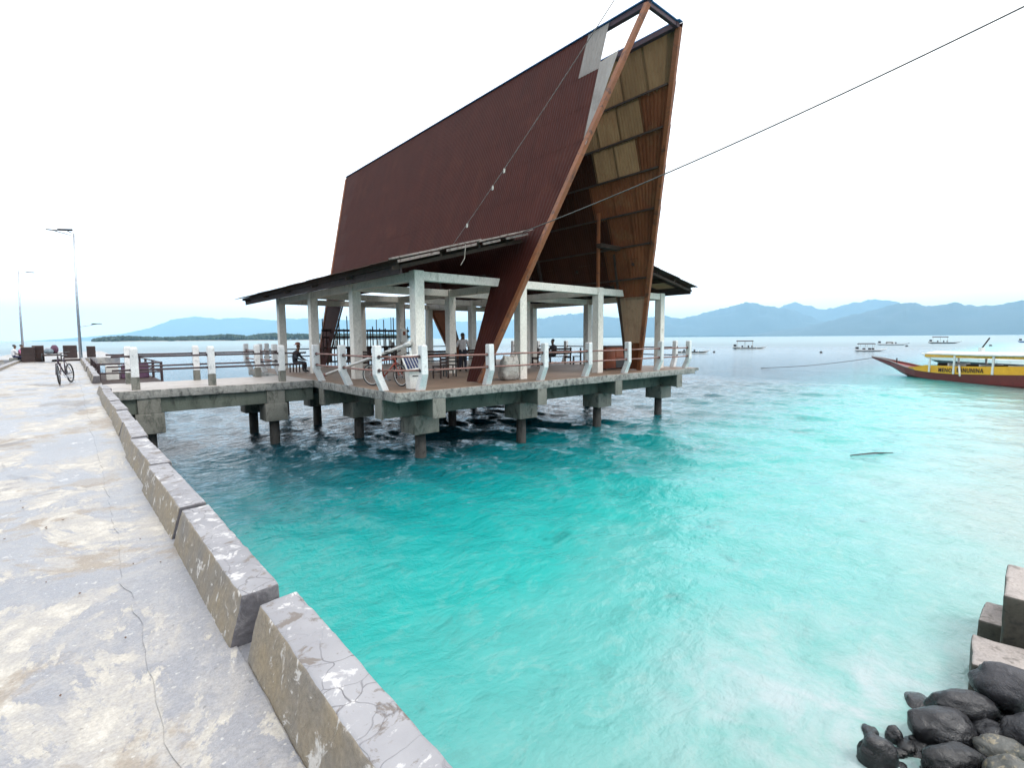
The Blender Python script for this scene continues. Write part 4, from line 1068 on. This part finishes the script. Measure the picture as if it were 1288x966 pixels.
SB = [(.9, .96, .79, .86), (1.8, 1.03, .66, .95), (3.0, 1.10, .60, 1.16), (4.5, 1.14, .58, 1.19), (6.2, 1.175, .62, 1.23), (8.4, 1.195, .74, 1.33), (11.3, 1.175, .92, 1.5), (13.4, 1.06, 1.08, 1.62), (15, .88, 1.22, 1.72)]
for s in (-1, 1):
    rg = [[(x, s*(b+.012), z0-.01), (x, s*(b+.05), z1), (x, s*(b-.02), z1), (x, s*(b-.06), z0-.01)] for x, b, z0, z1 in SB]
    MB().loft(rg).build('topside', yel, t)
rf = []
for x, w in ((2.75, 1.0), (2.9, 1.2), (8, 1.32), (13, 1.25), (14.6, 1.05)):
    zz = 2.06+.02*max(0, x-6)
    rf.append([(x, w*c, zz+.0+.16*(1-c*c)+(.10 if k < 7 else 0)) for k, c in enumerate([-1, -.66, -.33, 0, .33, .66, 1])]+[(x, w*c, zz+.16*(1-c*c)) for c in (1, .5, 0, -.5, -1)])
MB().loft(rf).build('roof', M['white_paint'], t)
for s in (-1, 1):
    MB().bar((2.95, s*1.2, 1.95), (14.3, s*1.1, 2.13), .04, .24).build('valance', yel2, t)
for x in (3.45, 5.9, 9.2, 12.3):
    for s in (-1, 1):
        w = 1.12+.06*min(1, (x-3)/3); MB().bar((x, s*(w+.055), .60+max(0, (x-6)*.055)), (x, s*(w+.03), 2.03+.02*max(0, x-6)), .17, .06, 0, (0, 1, 0)).build('roof_post', M['white_paint'], t, bevel=.01)
for i, x in enumerate((3.9, 4.9, 6.6, 7.7, 8.7, 10, 11.2, 12.4)):
    MB().box((x-.05, -.85, .55), (x+.05, .85, 1.38+.02*i)).build('seat_back', M['white_paint'] if i % 2 else M['fascia'], t)
    MB().box((x+.06, -.85, .85), (x+.5, .85, .92)).build('seat', M['flashing'], t)
MB().tube([(6.35, -1.2, 1.3), (6.75, -1.5, 1.12), (7.1, -1.75, .8), (7.25, -1.85, .55)], .06, 8).build('outrigger_arm', M['white_paint'], t, smooth=True)
MB().tube([(-1.9, 0, 1.0), (-1.9, 0, 1.55)], .05, 8).build('mooring_post', M['fascia'], t)
def lettering(txt, x, z, size, name='lettering'):
    c = bpy.data.curves.new(name, 'FONT'); c.body = txt; c.size = size; c.extrude = .004; c.space_character = 1.18; c.align_x = 'LEFT'; c.offset = .008
    tmp = bpy.data.objects.new(name, c); COL.objects.link(tmp); bpy.context.view_layer.update()
    dg = bpy.context.evaluated_depsgraph_get(); me = bpy.data.meshes.new_from_object(tmp.evaluated_get(dg), depsgraph=dg)
    bpy.data.objects.remove(tmp); bpy.data.curves.remove(c); me.materials.clear(); me.materials.append(M['dark_wood'])
    return link(name, me, t)
for txt, x, w in (('MENO', 4.42, 1.32), ('BANUNINA', 6.2, 2.3)):
    o = lettering(txt, x, 0, .46); bpy.context.view_layer.update(); o.scale = (w/max(o.dimensions.x, .01), 1, 1)
    zz = .70 if x < 5 else .78; yy = -1.225 if x < 5 else -1.255
    o.location = (x, yy, zz); o.rotation_euler = (math.radians(90-2), 0, math.radians(-.9 if x < 5 else -.4)); o.rotation_euler[1] = math.radians(-1 if x < 5 else -2.2)
# mooring line from the bow to the water
p0 = ORG+d*(-5.2)+Vector((0, 0, 1.42)); p1 = Vector((59.7, 24.7, WZ+.0))
ln = [p0.lerp(p1, i/14)+Vector((0, 0, -.2*math.sin(math.pi*i/14))) for i in range(15)]
for p in ln: p.z = max(p.z, WZ+.03)
o = MB().tube(ln, .028, 6).build('mooring_line', M['dark_wood'], None, smooth=True); tag(o, 'slack mooring line running from the yellow boat bow to the water', 'rope')

def small_boat(label, loc, heading, L, hullm, canopy=True, outrig=True, cabin=False, group='small boats moored offshore'):
    t = thing('outrigger_boat' if outrig else 'motor_boat', label, 'boat', loc, heading, group); k = L/8.0
    st = [(4.3, .02, .75, .9), (3.6, .16, .35, .74), (2.6, .34, .02, .56), (1, .5, -.2, .48), (-1, .54, -.25, .48), (-2.8, .44, -.15, .56), (-3.8, .25, .1, .72), (-4.2, .1, .35, .85)]
    hull_mesh([(x*k, b*k*1.1, z0*k, z1*k) for x, b, z0, z1 in st]).build('hull', hullm, t)
    if canopy:
        rf = [[(x*k, w*k, zz*k) for w, zz in ((-.75, 2.15), (0, 2.32), (.75, 2.15), (.75, 2.03), (0, 2.18), (-.75, 2.03))] for x in (-3.2, -1, .9)]
        MB().loft(rf).build('canopy', M['fascia'], t)
        for x in (-3.0, -1.1, .75):
            for y in (-.5, .5): MB().tube([(x*k, y*k, .4*k), (x*k, y*k, 2.12*k)], .05*k, 6).build('canopy_post', M['white_paint'], t)
    if cabin:
        MB().hexa([(-2*k, -.4*k, .4*k), (.4*k, -.4*k, .4*k), (.4*k, .4*k, .4*k), (-2*k, .4*k, .4*k), (-1.9*k, -.36*k, 1.15*k), (.0, -.36*k, 1.15*k), (.0, .36*k, 1.15*k), (-1.9*k, .36*k, 1.15*k)]).build('cabin', M['white_paint'], t, bevel=.03)
        MB().box((-1.7*k, -.41*k, .75*k), (-.2*k, .41*k, 1.0*k)).build('window', M['black'], t)
    if outrig:
        for s in (-1, 1):
            MB().tube([(-3.4*k, s*1.9*k, .12*k), (2.8*k, s*1.9*k, .1*k), (3.6*k, s*1.85*k, .3*k)], .07*k, 8).build('float', M['white_paint'], t, smooth=True)
            for x in (-2.2, 1.6): MB().tube([(x*k, 0, .62*k), (x*k, s*1.1*k, .7*k), (x*k, s*1.9*k, .14*k)], .045*k, 6).build('outrigger_arm', M['white_paint'], t, smooth=True)
    for x in (-1.9, -.4, .5): MB().box((x*k, -.4*k, .42*k), ((x+.35)*k, .4*k, .95*k)).build('seat_box', M['fascia'], t)
    MB().box((-3.9*k, -.2*k, .4*k), (-3.2*k, .2*k, 1.25*k)).build('engine', M['black'], t)
    return t
hb = hull_paint('dark_teal_hull', (.012, .035, .045), (.74, .74, .72), .42)
hw = hull_paint('white_boat_hull', (.05, .05, .06), (.76, .76, .76), .16)
hbl = hull_paint('blue_boat_hull', (.03, .12, .35), (.55, .6, .66), .5)
small_boat('small canopied outrigger boat with dark hull just right of the pavilion', (147.5, 64.5, WZ), math.radians(-62), 8.6, hb)
small_boat('small boat with a boxy canopy just left of the yellow boat bow', (139.3, 33.2, WZ), math.radians(-48), 6.6, hw, True, False)
small_boat('white boat with low cabin beyond the boxy canopied boat', (233, 48.5, WZ), math.radians(-76), 9.4, hw, False, False, True)
small_boat('far canopied boat above the middle of the yellow boat roof', (285, 41.2, WZ), math.radians(-80), 10.5, hb, True, False)
small_boat('far blue boat at the right edge of the view', (330, 16.0, WZ), math.radians(-86), 11, hbl, False, False, True)
small_boat('outrigger boat half hidden behind the right end of the pavilion railing', (103, 57.6, WZ), math.radians(-64), 7.2, hb, False, True)
# white boat behind the yellow one
t = thing('fishing_boat', 'white boat with a dark keel moored behind the yellow boat', 'boat', (80.8, 10.6, WZ), math.atan2(d.y, d.x))
hull_mesh([(-5.2, .05, 1.1, 1.32), (-4.2, .35, .72, 1.2), (-2.6, .75, .25, 1.05), (-.5, 1.05, -.2, .95), (2.5, 1.2, -.35, .92), (7, 1.2, -.35, .95), (9.5, .9, -.1, 1.05)]).build('hull', hull_paint('white_fishing_hull', (.04, .045, .05), (.78, .78, .78), .55), t)
MB().hexa([(-1.8, -.8, .8), (3, -.9, .8), (3, .9, .8), (-1.8, .8, .8), (-1.0, -.7, 1.55), (2.8, -.8, 1.7), (2.8, .8, 1.7), (-1.0, .7, 1.55)]).build('cabin', M['white_paint'], t, bevel=.04)
MB().box((-.4, -.86, 1.2), (2.2, .86, 1.42)).build('window', M['black'], t)
MB().box((3.3, -.2, .9), (3.7, .2, 2.2)).build('mast_box', M['white_paint'], t)
MB().tube([(3.5, 0, 2.1), (4.4, 0, 3.3)], .07, 8).build('spar', M['dark_wood'], t)
# buoys
rs = random.Random(6)
for lb, x, y in (('small dark buoy floating between pavilion and the first outrigger boat', 112, 57), ('small dark buoy floating left of the boxy canopied boat', 122, 38), ('small dark buoy floating between two small boats', 205, 39), ('far small dark buoy above the yellow boat roof', 225, 21)):
    b_ = thing('buoy', lb, 'buoy', (x, y, WZ), 0, 'small mooring buoys'); s = .28 if x < 150 else .42
    MB().ball((0, 0, .12), (s, s, s*.9), 7).build('float', M['black'], b_, smooth=True); MB().tube([(0, 0, .2), (0, 0, s+.25)], .03, 6).build('eye_bolt', M['steel'], b_)
o = MB().tube([(0, 0, 0), (.7, -.42, .03), (1.32, -.78, .0)], [.012, .022, .014], 7).build('driftwood', M['dark_wood'], None, (17.6, 4.55, WZ+.03), smooth=True); tag(o, 'dark stick drifting on the pale turquoise water', 'stick')

# ================================================================== CABLES
def cable(name, label, pts, sag, r=.013, tone=(.06, .055, .05)):
    q = []
    for a, b in zip(pts[:-1], pts[1:]):
        a, b = Vector(a), Vector(b); q += [a.lerp(b, i/24)-Vector((0, 0, sag*4*(i/24)*(1-i/24))) for i in range(24)]
    q.append(Vector(pts[-1])); o = MB().tube(q, r, 6).build(name, plain('cable_sheath', tone, .6), None, smooth=True); tag(o, label, 'cable', 'overhead cables'); return q
cable('power_cable', 'overhead cable rising to the right from the front of the roof', [(10.9, 12.0, 4.75), (13.95, 1.21, 7.62), (16.2, -6.8, 9.9)], .16, .017)
q = cable('power_cable', 'overhead cable rising steeply across the maroon roof with pale tags', [(8.35, 12.03, 4.12), (7.9, 6.13, 7.6), (7.35, -1.1, 11.9)], .05, .009, (.16, .12, .11))
tg = MB()
for i, p in ((8, q[8]), (10, q[10]), (3, q[3])):
    o = MB().hexa([p+Vector(v)*.65 for v in ((-.05, -.02, -.16), (.04, -.01, -.12), (.05, .02, -.13), (-.04, .02, -.17), (-.03, -.02, .02), (.05, -.02, .04), (.05, .02, .04), (-.03, .02, .02))]).build('rag', M['sack'], None, (0, 0, 0), .01)
    tag(o, {8: 'pale rag tied halfway up the steep cable', 10: 'pale rag tied highest on the steep cable', 3: 'pale scrap tied lowest on the steep cable, by the eave'}[i], 'rag', 'scraps tied to the steep cable')
cable('drop_wire', 'short pale wire hanging from the front edge of the skirt roof', [(8.75, 12.0, 4.15), (8.72, 12.02, 3.75), (8.6, 12.05, 3.55)], .0, .012, (.3, .26, .22))

# ================================================================== ROCKS AND BLOCKS AT THE SHORE
def boulder(label, c, r, rot, mat, seed):
    bm = bmesh.new(); bmesh.ops.create_icosphere(bm, subdivisions=4, radius=1)
    R_ = Matrix.Rotation(rot, 3, 'Z') @ Matrix.Rotation(.15*math.sin(seed*3), 3, 'X')
    for v in bm.verts:
        n = v.co.copy(); s = Vector((seed*2.3, seed, 0))
        k = 1+.20*mnoise.noise(n*1.1+s)+.09*mnoise.noise(n*2.6+s)+.03*mnoise.noise(n*6+s)+.014*mnoise.noise(n*15+s)
        sq = Vector([math.copysign(abs(q)**.88, q) for q in n])
        v.co = R_ @ Vector((sq.x*r[0]*k*.75, sq.y*r[1]*k*.80, sq.z*r[2]*k*.84))
    for f in bm.faces: f.smooth = True
    o = bm_obj('boulder', bm, [mat], None, c); tag(o, label, 'boulder', 'boulders at the shore'); return o
BL = [('smooth dark boulder standing alone at the left of the rock pile', (4.98, .96, -2.08), (.20, .13, .20), -.9, 'rock'),
 ('flat dark rock awash above the lone left boulder', (5.36, 1.10, -2.20), (.16, .09, .09), .3, 'rock'),
 ('small round dark rock awash right of the lone left boulder', (5.42, .93, -2.14), (.09, .09, .12), .3, 'rock'),
 ('broad low rock just under the water at the top of the pile', (6.18, .88, -2.22), (.26, .17, .13), .4, 'rock'),
 ('big rounded black boulder in the middle of the pile', (5.72, .64, -2.06), (.36, .22, .23), -.75, 'rock'),
 ('long dark grey boulder sloping behind the big black one', (6.10, .56, -1.98), (.36, .16, .17), -.95, 'rock'),
 ('smooth lighter grey boulder at the front of the pile', (5.28, .52, -2.02), (.30, .16, .17), -.8, 'rock'),
 ('large black boulder below the pale concrete slab', (6.55, .30, -1.86), (.36, .26, .24), -1.3, 'rock'),
 ('flat mottled olive rock at the right of the pile', (5.75, .28, -2.02), (.24, .15, .13), -.9, 'rock_pale'),
 ('pale streaked rock at the bottom right corner', (5.36, .17, -1.98), (.24, .18, .20), -.9, 'rock_pale'),
 ('dark rock at the bottom edge in front of the lighter grey boulder', (5.0, .46, -2.16), (.26, .15, .15), -.8, 'rock'),
 ('dark rock with yellow specks at the right edge', (6.05, .12, -1.98), (.26, .2, .2), -.5, 'rock'),
 ('dark wedge rock between the black boulder and olive rock', (6.0, .36, -2.12), (.22, .2, .2), .5, 'rock'),
 ('half sunk dark rock behind the lighter grey boulder', (5.45, .76, -2.22), (.22, .16, .15), .2, 'rock'),
 ('dark rock hidden low in the middle of the pile', (5.55, .38, -2.2), (.3, .22, .2), .2, 'rock'),
 ('dark rock low under the bottom right pale rock', (5.1, .12, -2.16), (.26, .24, .2), .8, 'rock'),
 ('dark rock wedged below the concrete slab end', (6.75, .1, -2.1), (.3, .26, .24), .8, 'rock')]
for i, (lb, c, r, ro, mt) in enumerate(BL): boulder(lb, (c[0]-.03, c[1], c[2]-.05), r, ro, M[mt], i+1.7)
rs = random.Random(12)
pb = MB()
for i in range(170):
    u = rs.random(); x = 4.95+u*1.9+rs.uniform(-.15, .3); y = 1.0-u*.75+rs.uniform(-.42, .12); r = rs.uniform(.025, .075)
    pb.ball((x, y, -2.27+.10*u+rs.uniform(0, .08)), (r*rs.uniform(.8, 1.5), r, r*rs.uniform(.6, .9)), 5)
tag(pb.build('shore_pebbles', M['rock'], None, smooth=True), 'small wet stones filling the gaps between the boulders', None, None, 'stuff')
def block(label, lo, hi, mats, seed, group='broken concrete blocks at the shore'):
    c = (Vector(lo)+Vector(hi))/2; l = Vector(lo)-c; h = Vector(hi)-c
    bm = rough_solid(box_corners(l, h), .10, .014, .03, 3, seed, (0, 1, 1)); o = bm_obj('concrete_block', bm, mats, None, c)
    tag(o, label, 'block', group); return o
block('tall concrete block with dark face at the right edge', (7.65, -2.2, -2.5), (8.75, .47, -1.42), [M['block_top'], M['rock_dark_block']], 2).rotation_euler = (0, 0, .05)
block('small dark sided block at the foot of the tall concrete block', (7.95, .40, -2.5), (8.6, .66, -1.93), [M['block_top'], M['rock_dark_block']], 4)
block('low pale concrete slab in front of the tall concrete block', (6.72, -1.2, -2.5), (7.5, .62, -1.88), [M['block_top'], M['rock_dark_block']], 6).rotation_euler = (.0, .04, .1)
sh = MB(); rg = []
for x in np.arange(.72, 60, .9):
    rg.append([(x, -.35-.3*math.sin(x*.4)-.2*(x > 9), -2.6), (x, -1.6, -2.15+.1*math.sin(x)), (x, -5, -1.0+.1*math.sin(x*1.7)), (x, -14, -.3), (x, -60, .2), (x, -60, -3)])
setting(sh.loft(rg).build('beach', weathered('beach_gravel', (.36, .32, .25), (.26, .23, .18), (.10, .095, .085), 1.3, (.5, .62), rough=.9), None, smooth=True))

# ================================================================== AIR
hz = MB().box((-26000, -26000, -5.2), (26000, 26000, 1200)).build('haze', [])
hm = bpy.data.materials.new('haze_air'); hm.use_nodes = True; ht = hm.node_tree; ht.nodes.clear()
ho = ht.nodes.new('ShaderNodeOutputMaterial'); pv_ = ht.nodes.new('ShaderNodeVolumePrincipled')
pv_.inputs['Density'].default_value = HAZE_D; pv_.inputs['Color'].default_value = HAZE_C + (1,)
pv_.inputs['Anisotropy'].default_value = 0.0
ht.links.new(pv_.outputs['Volume'], ho.inputs['Volume']); hz.data.materials.append(hm); tag(hz, None, None, None, 'stuff')
